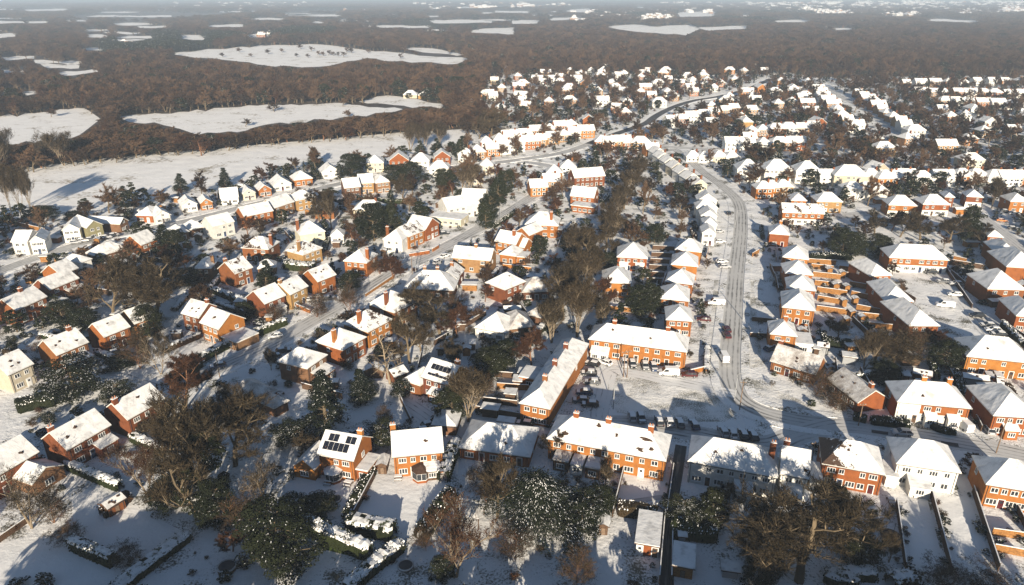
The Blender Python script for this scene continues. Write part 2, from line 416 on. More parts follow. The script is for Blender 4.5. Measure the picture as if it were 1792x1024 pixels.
    lb = label or f"{WORD[wall]} {kind}, {rw} snow roof, {where}"
    if len(lb.split()) > 16: lb = f"{WORD[wall]} {kind}, {where}"
    h.kind = kind
    tag(o, lb, kind, group)
    LM.append(((x1 + x2) / 2, (y1 + y2) / 2, f'{kind} {where}')); return h
def slope_thing(h, x, up, w, l, mt, nm, thick=.06, mats=None):
    """a flat piece lying on the front roof slope; up = 0 at the eave, 1 at the ridge"""
    p = R(h.pitch); run = h.d / 2 if h.style == 'g' or h.d <= h.L else h.L / 2
    y = -h.d / 2 + run * up; z = h.eh + .24 + run * up * math.tan(p)
    T = Matrix.Rotation(p, 4, 'X')
    mb = MB()
    if nm == 'roof_vent':
        r = random.Random(int(x * 97 + up * 31)); n = 11; P = [(w * r.uniform(.5, 1.6) * math.cos(6.283 * i / n), l * r.uniform(.5, 1.6) * math.sin(6.283 * i / n)) for i in range(n)]
        b0 = len(mb.v); mb.v += [tuple(T @ Vector((a, b_, .075))) for a, b_ in P]; mb.f.append(tuple(range(n))); mb.m.append(0); mb.box(-.12, .12, -.12, .12, .05, .28, 0, T=T)
    else: mb.box(-w, w, -l, l, .03, .03 + thick, 0, T=T)
    return obj(nm, mb.mesh(nm, [mt]), h.roof, (x, y, z))
def ext(h, x0, x1, y0, y1, eh=2.5, style='x', wall=None, pitch=25, name='extension', snow='roof_snow', win=True):
    """a lower wing of a house, in the house's own axes"""
    L, d = x1 - x0, y1 - y0; cx, cy = (x0 + x1) / 2, (y0 + y1) / 2
    e = obj(name, wall_mesh(L, d, eh, pitch, style, WALL.get(wall, wall) or h.wall, .15), h.o, (cx, cy, 0))
    rm, zr = roof_mesh(L, d, eh, pitch, style, snow, int(cx * 31)); obj('roof', rm, e)
    if win: 
        f, p, c = win_mesh(min(1.8, L * .5), 1.2, False); obj('window', c, e, (0, -d / 2 + .15, 1.35), 0)
    return e
def lean(h, x0, x1, depth, zt, zb, name='porch', wall=None, side='f', glass=False):
    """lean-to with a sloping snowy roof against the front wall"""
    mb = MB(); fy = -h.d / 2 + .35 - .003; y1 = fy - depth
    mb.face([(x0, fy, -.2), (x0, y1, -.2), (x0, y1, zb), (x0, fy, zt)], 0); mb.face([(x1, fy, -.2), (x1, y1, -.2), (x1, y1, zb), (x1, fy, zt)], 0)
    mb.face([(x0, y1, -.2), (x1, y1, -.2), (x1, y1, zb), (x0, y1, zb)], 0)
    o = obj(name, mb.mesh(name, [WALL.get(wall, wall) or h.wall]), h.o)
    r = MB(); k = .2
    for z, mi in ((0, 1), (.2, 0)): r.face([(x0 - k, fy, zt + z), (x1 + k, fy, zt + z), (x1 + k, y1 - k, zb - .05 + z), (x0 - k, y1 - k, zb - .05 + z)], mi)
    r.face([(x0 - k, y1 - k, zb - .05), (x1 + k, y1 - k, zb - .05), (x1 + k, y1 - k, zb + .15), (x0 - k, y1 - k, zb + .15)], 1)
    for x in (x0 - k, x1 + k): r.face([(x, fy, zt), (x, y1 - k, zb - .05), (x, y1 - k, zb + .15), (x, fy, zt + .2)], 1)
    obj('roof', r.mesh('roof', ['roof_snow', 'fascia']), o)
    w_ = x1 - x0
    if w_ > 1.6:
        n = max(1, int(w_ / 2.2))
        for i in range(n):
            f, p, c = win_mesh(1.5, 1.1, False); obj('window', c, o, (x0 + w_ * (i + .5) / n, y1 - .003, 1.35), 0)
    return o
def conservatory(h, x, w, depth, roofm='roof_thin', bay=True):
    """bay-fronted glazed room: dwarf wall, glazing, hipped glass roof"""
    fy = -h.d / 2 + .35
    pts = [(x - w / 2, fy - .004), (x - w / 2, fy - depth * .55), (x - w / 4, fy - depth), (x + w / 4, fy - depth), (x + w / 2, fy - depth * .55), (x + w / 2, fy - .004)]
    if not bay: pts = [(x - w / 2, fy - .004), (x - w / 2, fy - depth), (x + w / 2, fy - depth), (x + w / 2, fy - .004)]
    mb = MB(); mb.poly_prism(pts, -.2, .6, 0); o = obj('conservatory', mb.mesh('conservatory', [h.wall]), h.o)
    g = MB(); fr = MB(); k = .96
    ip = [(x + (a - x) * k, fy + (b_ - fy) * k - .004) for a, b_ in pts]
    g.poly_prism(ip, .601, 2.2, 0); obj('glazing', g.mesh('glazing', ['glass']), o)
    for i in range(len(pts)):
        a, b_ = Vector((*pts[i], 0)), Vector((*pts[(i + 1) % len(pts)], 0))
        if i == len(pts) - 1: break
        nn = max(1, int((b_ - a).length / .8))
        for j in range(nn + 1):
            q = a.lerp(b_, j / nn); fr.tube((q.x, q.y, .6), (q.x, q.y, 2.25), .06, .06, 4)
        fr.tube((a.x, a.y, 2.25), (b_.x, b_.y, 2.25), .09, .09, 4); fr.tube((a.x, a.y, .66), (b_.x, b_.y, .66), .08, .08, 4)
    obj('frame', fr.mesh('frame', ['white_frame']), o)
    r = MB(); ap = (x, fy - depth * .35, 3.2); bk = (x, fy - .01, 3.2)
    op = [(x + (a - x) * 1.06, fy + (b_ - fy) * 1.06 - .004, 2.32) for a, b_ in pts]
    for i in range(len(op) - 1): r.face([op[i], op[i + 1], ap], 0)
    r.face([op[0], ap, bk], 0); r.face([op[-1], ap, bk], 0)
    obj('roof', r.mesh('roof', [roofm]), o); return o
# ---------------------------------------------------------------- houses read off the place, near to far
HV = {}
def H(key, *a, **k): HV[key] = house(*a, **k); return HV[key]
# bottom row, left
h = H('bl1', -42, 856, 69, 791, 8.5, 'g', 'r', where='at the left edge of the bottom row, cut by the frame', ch=[(-.2, 0)], label='dark red brick house cut off by the left edge with two melted patches on its roof')
ext(h, h.L / 2 - 6.0, h.L / 2 + .8, -h.d / 2 - 5.2, -h.d / 2 + .3, 2.7, 'f', 'b', 28)
h = H('bl2', 117, 789, 195, 744, 8.5, 'g', 'r', where='middle of the three red houses at left', ch=[(-1, .1)], label='dark red brick house with white side chimney, middle of three parallel gabled houses')
lean(h, .5, h.L / 2 - .6, 2.2, 3.2, 2.5, 'porch')
h = H('bl3', 223, 736, 290, 698, 8.5, 'g', 'r', where='highest of the three red houses at left', ch=[(-1, -.1)], label='dark red brick house beside the big bare trees, uppermost of three parallel gabled houses')
h = H('bl4', 432, 712, 488, 684, 10, 'h', 'o', eh=2.8, where='behind the tall leafless trees', snow='roof_thin', label='bungalow with thin snow roof behind the tall leafless trees, seen through branches')
h = H('bl5', 480, 716, 507, 701, 6, 'h', 'b', eh=2.5, where='beside the fir tree', cat='garage', name='garage', wins=False, snow='roof_thin', label='small hip roofed garage between the leafless trees and the snowy fir')
h = H('solar1', 553.6, 796, 619, 808, 8.6, 'g', 'o', where='with solar panels in the front middle', ch=[(1, .15)], label='orange brick house with two rows of solar panels above a snowy back lawn')
conservatory(h, -.6, 3.4, 2.2, 'roof_snow')
for k in range(5): slope_thing(h, -2.8 + k * 1.12, .40, .52, .85, 'solar_cell', 'solar_panel')
for k in range(2): slope_thing(h, -2.2 + k * 1.12, .74, .52, .75, 'solar_cell', 'solar_panel')
for k in range(2): slope_thing(h, 1.6 + k * 1.12, .74, .52, .75, 'solar_cell', 'solar_panel')
ext(h, -h.L / 2 - 4.6, -h.L / 2 + .3, -h.d / 2 - 1.8, -h.d / 2 + 5.0, 2.6, 'f', None, 40)
ext(h, h.L / 2 - .3, h.L / 2 + 2.4, -h.d / 2 + .8, -h.d / 2 + 6.5, 2.5, 'x', 'orange_brick')
h = H('front', 685.7, 801, 777, 792, 8.8, 'g', 'o', where='with the wooden porch in the front middle', ch=[(-1.05, .3)], label='square orange brick house with dark glazed porch facing a wide snowy lawn', ncol=4)
conservatory(h, .4, 3.6, 2.8, 'tile'); lean(h, h.L / 2 - 4.0, h.L / 2 - 1.2, 2.2, 2.9, 2.3, 'canopy', 'dark_wood')
h = H('fbung', 801, 784, 928, 801, 11, 'h', 'o', eh=2.7, pitch=32, where='left of the long front terrace', label='low brick bungalow with broad hipped snow roof left of the long front terrace')
h = H('terr1', 956, 768, 1166, 808, 9.5, 'h', 'o', where='the long front terrace', ch=[(-.62, .02), (-.03, .02), (.72, .02)], label='long orange brick terrace with three chimneys and rear extensions, below the snowy green', cat='terrace', name='terrace', ncol=9)
ext(h, -h.L / 2 + 9.0, -h.L / 2 + 12.2, -h.d / 2 - 3.6, -h.d / 2 + .3, 2.6, 'x', 'brown_brick'); ext(h, -h.L / 2 + 2.2, -h.L / 2 + 5.6, -h.d / 2 - 3.2, -h.d / 2 + .3, 2.6, 'x', 'dark_wood', snow='roof_thin')
ext(h, -h.L / 2 + 6.0, -h.L / 2 + 8.6, -h.d / 2 - 3.4, -h.d / 2 + .3, 2.4, 'x', 'white_wall')
for x_, u_, w_ in ((-9.5, .2, .9), (-8.6, .32, .6), (6.9, .22, .7), (7.8, .62, 1.1), (-2.2, .8, .45), (9.0, .3, .4)): slope_thing(h, x_, u_, w_, .4, 'tile', 'roof_vent')
h = H('wsemiA', 1203, 808, 1362, 837, 9.5, 'h', 'w', where='white terrace right of the front terrace', ch=[(.92, .1)], label='long white rendered terrace with tree shadows across its snowy roof', cat='terrace', name='terrace', ncol=7)
ext(h, .6, 4.2, -h.d / 2 - 3.4, -h.d / 2 + .3, 2.7, 'x', 'white_wall')
h = H('wsemiB', 1364, 830, 1417, 840, 9.5, 'g', 'w', where='white house with the red chimney', ch=[(-.9, .15)], label='white rendered end house with a red chimney, joined to the long white terrace')
lean(h, -h.L / 2 + .6, h.L / 2 - 1.2, 3, 3.0, 2.3, 'extension')
h = H('osemi', 1438, 812, 1550, 832, 9.5, 'h', 'o', where='with bare tiles showing in the bottom row', label='orange brick semi-detached pair with brown tiles showing through half its roof', snow='roof_half', ncol=5)
h = H('wsemiC', 1568, 812, 1683, 829, 9.5, 'h', 'w', where='white pair in the bottom right row', label='white rendered semi-detached pair with sunroom, between two orange houses at bottom right', ncol=4)
lean(h, -3.2, .4, 3.2, 3.0, 2.3, 'sunroom')
h = H('oright', 1725, 848, 1835, 866, 9.5, 'h', 'o', where='at the bottom right corner', label='orange brick house cut off by the right edge of the frame in the bottom row', ncol=5)
# middle right
h = H('rw', 1570, 704, 1702, 716, 9.5, 'h', 'o', where='across the street at right, half white', ch=[(-.2, .05), (.55, .05)], lower='w', label='house row with white left end and orange upper storey across the lower street', ncol=6)
mb = MB(); mb.box(-h.L / 2 + .3, -h.L / 2 + 5.2, -h.d / 2 + .30, -h.d / 2 + .347, 2.56, 4.98); obj('rendered_band', mb.mesh('rendered_band', ['white_wall']), h.o)
lean(h, -1.5, .8, 1.4, 3.0, 2.4, 'porch', 'white_wall'); lean(h, 3.2, 5.6, 1.4, 3.0, 2.4, 'porch', 'white_wall')
h = H('rr', 1738, 728, 1822, 733, 13, 'h', 'o', where='cut off at right above the lower street', label='orange brick house with white bay porches cut off at right above the lower street', ncol=4)
lean(h, -2.2, .6, 1.6, 3.0, 2.4, 'porch')
h = H('bung1', 1446, 663, 1501, 706, 8.5, 'g', 'o', eh=2.7, pitch=33, where='with orange gable beside the road bend', ch=[(.8, 0)], snow='roof_thin', label='bungalow with frosted roof and orange gable end inside the road bend')
h = H('bung2', 1347, 632, 1428, 657, 8.5, 'g', 'r', eh=2.9, pitch=38, where='frost roofed, beside the main road', snow='roof_thin', label='red and white bungalow with frosted gabled roof right beside the main road', ch=[(-1, .1)])
h = H('ohip', 1347, 585, 1396, 590, 8.5, 'h', 'o', where='just past the frost roofed bungalow', label='small orange brick house with hipped roof just beyond the frost roofed bungalow', ch=[(.2, .2)])
ext(h, h.L / 2 - .3, h.L / 2 + 4.5, -h.d / 2 + .5, h.d / 2 - .5, 2.8, 'x', 'white_wall')
for i, (a, b_, c_, d_, dp) in enumerate(((1368, 538, 1428, 545, 12.5), (1377, 505, 1429, 510, 9.5), (1374, 479, 1424, 482, 9.5), (1369, 450, 1416, 455, 10))):
    H('rc%d' % i, a, b_, c_, d_, dp, 'h', 'o', where=('nearest', 'second', 'third', 'farthest')[i] + ' of the four beside the orange fences',
      label=f"orange brick house with peaked snow roof, {('nearest', 'second', 'third', 'farthest')[i]} of four beside the orange fences", ncol=3)
for i, (a, b_, c_, d_, dp) in enumerate(((1591, 571, 1646, 571, 17), (1547, 526, 1600, 528, 15), (1523, 484, 1562, 482, 13))):
    H('rb%d' % i, a, b_, c_, d_, dp, 'h', 'o', where=('nearest', 'middle', 'farthest')[i] + ' block beside the snowy square',
      label=f"orange brick block with long hipped roof left of the snowy square, {('nearest', 'middle', 'farthest')[i]} of three", ncol=3, doors=False)
h = H('rsq', 1556, 451, 1662, 456, 10, 'h', 'o', where='at the head of the snowy square', lower='w', label='wide orange brick building with white dormer windows at the head of the snowy square', ncol=8)
h = H('rlow', 1691, 624, 1812, 637, 11, 'h', 'o', where='below the snowy square', label='orange brick terrace with white windows below the snowy square, cut by the right edge', ncol=6, cat='terrace', name='terrace')
h = H('rdk', 1728, 506, 1797, 508, 13, 'h', 'r', where='shaded, right of the snowy square', label='dark red brick house in shade with two dormers, right of the snowy square', ncol=3)
H('re', 1778, 553, 1828, 557, 13, 'h', 'o', where='at the right edge beside the square', label='orange brick house cut by the right edge, facing the snowy square', ncol=3)
H('rf', 1761, 467, 1825, 471, 16, 'h', 'o', where='large, upper right edge', label='large brick house with shaded left roof slope at the right edge above the square', wins=False)
H('rg', 1743, 443, 1785, 446, 13, 'h', 'o', where='behind the large house at the right edge', wins=False)
H('rh', 1728, 414, 1757, 416, 12, 'h', 'o', where='with glowing side wall on the upper right lane')
H('ri', 1555, 359, 1606, 361, 9.5, 'h', 'o', lower='w', where='left of the twin hipped pair at upper right')
H('rj', 1615, 358, 1664, 359, 9.5, 'h', 'o', lower='w', where='right of the twin hipped pair at upper right')
H('rk', 1768, 353, 1802, 354, 9.5, 'h', 'o', where='at the right edge level with the twin pair')
H('rl', 1653, 345, 1672, 346, 8, 'h', 'r', where='small, behind the twin hipped pair'); H('rm', 1691, 344, 1722, 346, 8, 'h', 'r', lower='w', where='red fronted row right of the twin pair')
H('rn', 1384, 351, 1413, 352, 8.5, 'h', 'o', where='near the upper bend of the main road'); H('ro', 1429, 353, 1476, 354, 9, 'h', 't', where='right of the upper bend of the main road')
H('rp', 1369, 372, 1444, 375, 8.5, 'g', 'o', lower='w', where='long low row right of the main road', cat='terrace', name='terrace', snow='roof_patchy')
H('rq', 1346, 409, 1383, 412, 9.5, 'h', 'o', where='alone among dark gardens right of the main road', ch=[(.1, .2)])
# left side of the main road
for i, (a, b_, c_, d_, dp) in enumerate(((1165, 560, 1213, 563, 9), (1153, 523, 1207, 528, 10), (1163, 493, 1213, 499, 9), (1174, 463, 1222, 467, 10), (1181, 437, 1228, 442, 9))):
    H('mc%d' % i, a, b_, c_, d_, dp, 'h', 'o', where=('first', 'second', 'third', 'fourth', 'fifth')[i] + ' past the middle terrace, left of the main road', ncol=3)
for i, (a, b_, c_, d_) in enumerate(((1228, 408, 1253, 409), (1230, 393, 1256, 394), (1226, 378, 1256, 379), (1218, 364, 1257, 365), (1220, 351, 1256, 352))):
    H('mw%d' % i, a, b_, c_, d_, 8, 'h' if i % 2 else 'f', 'w', where=('nearest', 'second', 'third', 'fourth', 'fifth')[i] + ' in the white row left of the main road', ncol=2)
h = H('terr2', 1029, 594, 1203, 617, 9, 'h', 'o', where='the middle terrace above the green', ch=[(-.55, .05), (.6, .05)], label='long orange brick terrace with two chimneys at the top of the snowy green', cat='terrace', name='terrace', ncol=9)
lean(h, -h.L / 2 + 1.2, -h.L / 2 + 5.8, 2.2, 3.2, 2.4, 'porch', 'white_wall')
h = H('terr3', 907.5, 706, 963, 717, 34, 'h', 'o', where='the diagonal terrace left of the green', ch=[], label='long orange brick terrace running diagonally away, left of the snowy green', cat='terrace', name='terrace', ncol=3, doors=False)
for v in (-.55, -.1, .45): chimney(h.roof, 0, v * 17, h.zr - 1, h.zr + .9, 'red_brick')
ext(h, -h.L / 2 - 5.5, -h.L / 2 + .3, -2, 4, 2.8, 'x', 'orange_brick')
h = H('mid1', 1079, 450, 1134, 453, 11, 'h', 'o', where='twin bayed house by the tree belt', label='orange brick pair with two white bays beside the tree belt', ncol=4)
lean(h, -4.2, -1.4, 1.0, 3.2, 2.7, 'bay', 'white_wall'); lean(h, 1.4, 4.2, 1.0, 3.2, 2.7, 'bay', 'white_wall')
H('mid2', 1054, 495, 1106, 497, 11, 'h', 'o', where='in front of the twin bayed house', ncol=3)
# centre, middle road right side, near to far
h = H('solar2', 736.5, 660, 786, 676, 9, 'g', 'r', where='small house with solar panels', ch=[(.95, .1)], label='red brick house with one row of solar panels, right of the pollarded oak')
for k in range(5): slope_thing(h, -2.3 + k * 1.12, .62, .52, .7, 'solar_cell', 'solar_panel')
for k in range(5): slope_thing(h, -2.3 + k * 1.12, .25, .52, .3, 'solar_cell', 'solar_panel')
ext(h, -h.L / 2 - 5.4, -h.L / 2 + .3, -h.d / 2 - .8, h.d / 2 - 2.0, 3.0, 'h', 'red_brick', 35)
lean(h, -1.0, 1.6, 2.0, 3.2, 2.4, 'porch')
h = H('wbung', 829, 574, 886, 584, 10, 'h', 'w', eh=3.0, where='white bungalow in the middle', label='white bungalow with a row of small dark windows beside a dark hedge, centre')
h = H('mr1', 538, 646, 574, 621, 9.5, 'h', 'b', where='first on the right of the middle road', label='brown brick house with a tree shadowed M shaped roof, first right of the middle road', snow='roof_snow')
lean(h, -2.5, 2.8, 3.2, 3.2, 2.5, 'extension', 'brown_brick')
h = H('mr2', 600, 614, 642, 590, 10, 'h', 'o', where='second on the right of the middle road', ch=[(-.8, -.2)])
h = H('mr3', 644, 582, 688, 559, 10, 'h', 'o', where='third on the right of the middle road', ch=[(-.8, -.1)], snow='roof_patchy')
h = H('mr4', 690, 548, 733, 527, 11, 'h', 'r', where='fourth on the right of the middle road', ch=[(-.8, -.2)])
h = H('mr5', 705, 506, 795, 509, 12, 'h', 'b', eh=3, where='shaded bungalow right of the middle road', ch=[(-.3, .1), (.25, .1)])
h = H('mr6', 765, 486, 800, 489, 9, 'f', 'r', where='with brown gable right of the middle road', eh=3.5, snow='roof_patchy', ch=[(0, .3)])
h = H('mr7', 790, 451, 859, 457, 8.5, 'g', 't', where='tan sided house at the middle road', ch=[(.1, 0)], doors=False, ncol=3)
H('mr8', 865, 422, 903, 429, 9, 'g', 'o', where='red fronted, right of the middle road beyond the tan house', ch=[(.5, -.3)])
H('mr9', 873, 445, 903, 449, 8, 'h', 'o', where='hipped, behind the tan sided house', eh=3.4)
# left side of the middle road
h = H('ml1', 348.5, 565, 382, 578, 9, 'g', 'o', where='right half of the long pair with garage', label='orange brick house with lit gable end and flat roofed garage behind the long green hedge')
ext(h, h.L / 2 - .3, h.L / 2 + 6.5, -h.d / 2 + .6, h.d / 2 - 1, 2.6, 'x', 'brown_brick', name='garage')
h = H('ml2', 316, 549, 347.5, 558, 8.5, 'g', 'r', where='left half of the long pair', ch=[(.92, .05)], label='red brick house with frosty roof joined to the left of a lit gabled house', snow='roof_snow')
h = H('ml3', 463, 533, 501, 517, 9, 'g', 'r', where='first of three stepped houses left of the middle road')
lean(h, -.6, 2.6, 1.6, 3.0, 2.3, 'porch', 'white_wall')
H('ml4', 508, 517, 540, 501, 8.5, 'g', 't', where='middle of three stepped houses left of the middle road', ch=[(-1, 0)])
h = H('ml5', 556, 494, 589, 481, 8.5, 'g', 'o', where='last of three stepped houses left of the middle road')
h = H('ml6', 600, 457, 642, 461, 9.5, 'h', 'o', where='with a hipped roof and big chimney left of the middle road', ch=[(.95, -.5)])
H('ml7', 669, 419, 704, 422, 10, 'h', 'w', where='white, left of the middle road', ch=[(-1, -.3)])
H('ml8', 715, 415, 744, 403, 9, 'g', 'o', where='orange with dark roof panels left of the middle road', snow='roof_patchy')
H('ml9', 745, 402, 770, 391, 10, 'f', 'o', where='cross gabled at the middle road')
H('ml10', 750, 379, 807, 385, 9, 'x', 'c', eh=3.2, where='flat roofed by a green lawn', cat='building', name='flat_roofed_building', doors=False)
H('ml11', 782, 366, 840, 357, 10, 'g', 'w', where='broad roofed beyond the flat roofed building'); H('ml12', 806, 346, 848, 348, 9, 'g', 'w', where='with skylights beyond the broad roofed house')
H('k9', 421, 434, 470, 437, 9, 'h', 'r', where='red, left of centre above the stepped houses', ch=[(1, -.2)], snow='roof_patchy')
H('k10', 530, 447, 565, 434, 9, 'h', 't', where='L shaped above the stepped houses', snow='roof_patchy', ch=[(-.9, -.4)])
H('k11', 338, 471, 370, 470, 9, 'h', 'b', where='shaded, right of the great bare trees', ch=[(1, 0)]); H('k12', 411, 480, 443, 468, 9, 'g', 'r', where='orange gabled, right of the great bare trees', ch=[(-1, .1)], snow='roof_patchy')
H('k13', 449, 471, 484, 468, 6, 'h', 'b', eh=2.5, where='low garage beside a tall hedge', cat='garage', name='garage', wins=False)
H('k7', 524, 412, 570, 405, 10, 'h', 'c', where='big, with cream front gable, upper left', ch=[(-1, 0)]); H('k8', 577, 414, 602, 413, 7, 'h', 'w', eh=3, where='small hipped, right of the cream gabled house')
# left road, near side
H('ln1', 99, 623, 156, 599, 9, 'g', 'r', where='red, with white square windows, far left', ch=[(.7, 0)], label='red brick house with a row of white square windows above a snowy lean-to, far left')
lean(HV['ln1'], -4, 3, 3.0, 3.0, 2.4, 'extension')
H('ln2', 182, 591, 229, 572, 8.5, 'g', 'o', where='orange gabled, above the red one at far left'); H('ln3', 235, 568, 276, 553, 8.5, 'g', 'o', where='half hidden by trees, far left', snow='roof_snow')
H('ln4', 14, 658, 60, 637, 9, 'g', 'c', where='cream fronted at the left edge', label='cream fronted house at the left edge with a bright snow roof', snow='roof_snow')
H('ln5', 27.6, 544, 83, 519, 8.5, 'g', 'r', where='at the left edge below the left road', ch=[(.2, 0)]); ext(HV['ln5'], HV['ln5'].L / 2 - 2, HV['ln5'].L / 2 + 4.5, -HV['ln5'].d / 2 - 3, -HV['ln5'].d / 2 + 3, 2.8, 'x', 'orange_brick')
H('ln6', 87, 508, 139, 487, 8, 'g', 'r', where='second below the left road'); lean(HV['ln6'], 0, 5.5, 2.5, 3.0, 2.4, 'porch')
H('ln7', 107, 482, 138, 469, 8.5, 'g', 'o', where='third below the left road', snow='roof_snow'); H('ln8', 140, 461, 162, 453, 8.5, 'h', 'w', where='fourth below the left road, half shaded')
H('ln9', 170, 450, 224, 434, 8, 'h', 'b', eh=3, where='low roofed below the left road'); H('ln10', 247, 430, 277, 418, 9, 'g', 'o', where='with tall orange gable at the left road')
H('ln11', 302, 411, 332, 405, 8.5, 'h', 'b', eh=3.2, where='beyond the tall orange gable'); H('ln12', 333, 403, 362, 396, 8.5, 'h', 'b', eh=3.2, where='fourth from the tall orange gable')
H('ln13', 372, 398, 411, 388, 9, 'g', 'w', where='white, on the near side of the left road'); H('ln14', 427, 380, 479, 369, 9, 'g', 'o', where='tan and red, near side of the left road')
H('ln15', 480, 365, 516, 353, 9, 'g', 't', where='next right of the tan and red house'); H('ln16', 517, 352, 554, 345, 9, 'h', 't', where='second right of the tan and red house')
# left road, far side
H('lf1', 18, 424, 48, 424, 9, 'g', 'w', where='first on the far side of the left road', ncol=2); H('lf2', 50, 424, 79, 421, 11, 'f', 'w', where='white front gabled, second on the far side of the left road', ncol=3)
H('lf3', 107, 404, 140, 401, 11, 'f', 'w', where='third on the far side of the left road', ncol=3); H('lf4', 151, 400, 181, 393, 14, 'f', 'v', where='olive, fourth on the far side of the left road', ncol=2)
H('lf5', 210, 393, 226, 386, 16, 'f', 'b', where='brown gabled, fifth on the far side of the left road', ncol=2, eh=3.6); H('lf6', 236, 377, 267, 378, 9, 'h', 'o', eh=3, where='hipped, sixth on the far side of the left road')
for i, (a, b_, c_, d_, st, wl) in enumerate(((270, 381, 300, 376, 'f', 'w'), (316, 361, 346, 357, 'f', 'w'), (350, 357, 373, 354, 'f', 'o'), (385, 348, 418, 345, 'g', 'w'), (424, 340, 448, 337, 'f', 'c'), (452, 334, 476, 331, 'f', 'o'),
        (477, 325, 511, 321, 'f', 'w'), (514, 316, 548, 312, 'h', 'o'), (562, 303, 596, 300, 'f', 'w'))):
    H('lf%d' % (7 + i), a, b_, c_, d_, 10, st, wl, eh=3.1, where=('seventh', 'eighth', 'ninth', 'tenth', 'eleventh', 'twelfth', 'thirteenth', 'fourteenth', 'fifteenth')[i] + ' along the far side of the left road', ncol=3)
for i, (a, b_, c_, d_, st, wl) in enumerate(((602, 330, 632, 327, 'g', 'b'), (628, 322, 655, 320, 'g', 't'), (657, 321, 684, 318, 'h', 't'), (640, 286, 672, 285, 'h', 'c'), (680, 282, 716, 281, 'f', 'o'), (718, 282, 752, 282, 'h', 'w'), (760, 276, 789, 275, 'f', 'o'),
        (705, 166, 730, 166, 'h', 'c'), (731, 167, 757, 167, 'h', 't'), (796, 178, 832, 178, 'h', 'c'))):
    H('up%d' % i, a, b_, c_, d_, 10, st, wl, eh=5 if i < 7 else 3.2, where=('first', 'second', 'third', 'fourth', 'fifth', 'sixth', 'seventh', 'left of the woodland pair', 'right of the woodland pair', 'lone')[i] + (' beyond the left road bend' if i < 7 else (' at the dark wood edge' if i < 9 else ' house past the woodland pair')), ncol=3)
# between the middle road and the tree belt
H('o1', 918, 393, 977, 396, 11, 'h', 'o', where='broad roofed, between middle road and tree belt', ch=[(.6, -.6)]); H('o2', 943, 399, 984, 403, 5, 'x', 'o', eh=2.9, where='flat roofed, before the broad roofed house', cat='outbuilding', name='outbuilding', doors=False)
H('o3', 997, 343, 1040, 347, 10, 'g', 'o', where='orange walled, beside the top of the tree belt'); H('o4', 998, 359, 1040, 364, 7, 'x', 'o', eh=3, where='flat, before the orange walled house', cat='outbuilding', name='outbuilding', doors=False)
H('o5', 900, 407, 926, 413, 10, 'f', 'o', where='red gabled, left of the broad roofed house'); H('o6', 890, 448, 922, 451, 6, 'x', 'o', eh=2.8, where='low orange strip', cat='outbuilding', name='outbuilding', doors=False)
H('o7', 884, 508, 921, 493, 9, 'h', 'r', where='left of the pale tree group'); H('o8', 913, 512, 966, 510, 9, 'h', 'b', eh=3, where='low, beside the pale tree group', snow='roof_thin')
H('o9', 919, 550, 947, 557, 6, 'h', 'b', eh=2.6, where='tiny, left of the pale tree group', snow='roof_thin', cat='garage', name='garage', wins=False); H('o10', 890, 577, 938, 571, 10, 'h', 'b', eh=3, where='frosted bungalow left of the diagonal terrace', snow='roof_thin')
H('o11', 901, 431, 918, 434, 7, 'g', 'o', where='little orange, right of the middle road', eh=3.4); H('o12', 1005, 312, 1060, 308, 10, 'g', 'r', where='red walled cluster at the belt top')
# houses in the far belt, larger ones
for i, (a, b_, c_, d_, wl) in enumerate(((1290, 297, 1334, 298, 'w'), (1338, 297, 1388, 298, 'w'), (1393, 300, 1440, 301, 'w'), (1460, 307, 1522, 309, 'c'))):
    H('fb%d' % i, a, b_, c_, d_, 12, 'h', wl, eh=6.2, where=('first', 'second', 'third', 'fourth')[i] + ' from left of the tall white blocks', cat='flats', name='apartment_block', ncol=6, doors=False)
# ---------------------------------------------------------------- ground, roads, fields
def groundmat(name, snowc, grass, lo, hi, s1, s2, bmp=0.3, wood=None):
    m, nt, b = mat(name); v = pos(nt)
    n1 = noise(nt, v, s1, 5); n2 = noise(nt, v, s2, 4, 0.7)
    f = mth(nt, 'ADD', mth(nt, 'MULTIPLY', n1, 0.55), mth(nt, 'MULTIPLY', n2, 0.45))
    r = ramp(nt, f, [(lo, (0, 0, 0)), (hi, (1, 1, 1))])
    n3 = noise(nt, v, 0.11, 4)
    sn = ramp(nt, n3, [(0.3, tuple(x * 0.9 for x in snowc)), (0.7, snowc)])
    g = ramp(nt, noise(nt, v, 0.35, 3), [(0.35, grass), (0.7, tuple(x * 1.7 for x in grass))])
    nt.links.new(mixc(nt, r.outputs[0], g.outputs[0], sn.outputs[0]), b.inputs['Base Color'])
    b.inputs['Roughness'].default_value = 0.7
    bump(nt, b, mth(nt, 'ADD', noise(nt, v, 0.9, 6, 0.65), mth(nt, 'MULTIPLY', noise(nt, v, 0.12, 3), 3.0)), bmp, 0.35)
    M[name] = m
groundmat('snowy_garden', (0.80, 0.80, 0.80), (0.075, 0.068, 0.045), 0.405, 0.475, 0.16, 2.3, 0.6)
groundmat('snowy_field', (0.84, 0.83, 0.82), (0.20, 0.165, 0.11), 0.37, 0.45, 0.045, 0.45, 0.4)
groundmat('speckled_green', (0.80, 0.79, 0.77), (0.12, 0.11, 0.075), 0.41, 0.51, 0.12, 3.2, 0.7)
groundmat('lawn_snow', (0.82, 0.82, 0.82), (0.10, 0.09, 0.05), 0.29, 0.36, 0.2, 2.6, 0.35)
groundmat('wood_floor', (0.22, 0.19, 0.17), (0.042, 0.032, 0.024), 0.54, 0.68, 0.02, 0.2, 0.2)
groundmat('green_grass', (0.16, 0.19, 0.06), (0.05, 0.075, 0.02), 0.4, 0.6, 0.3, 2.0, 0.3)
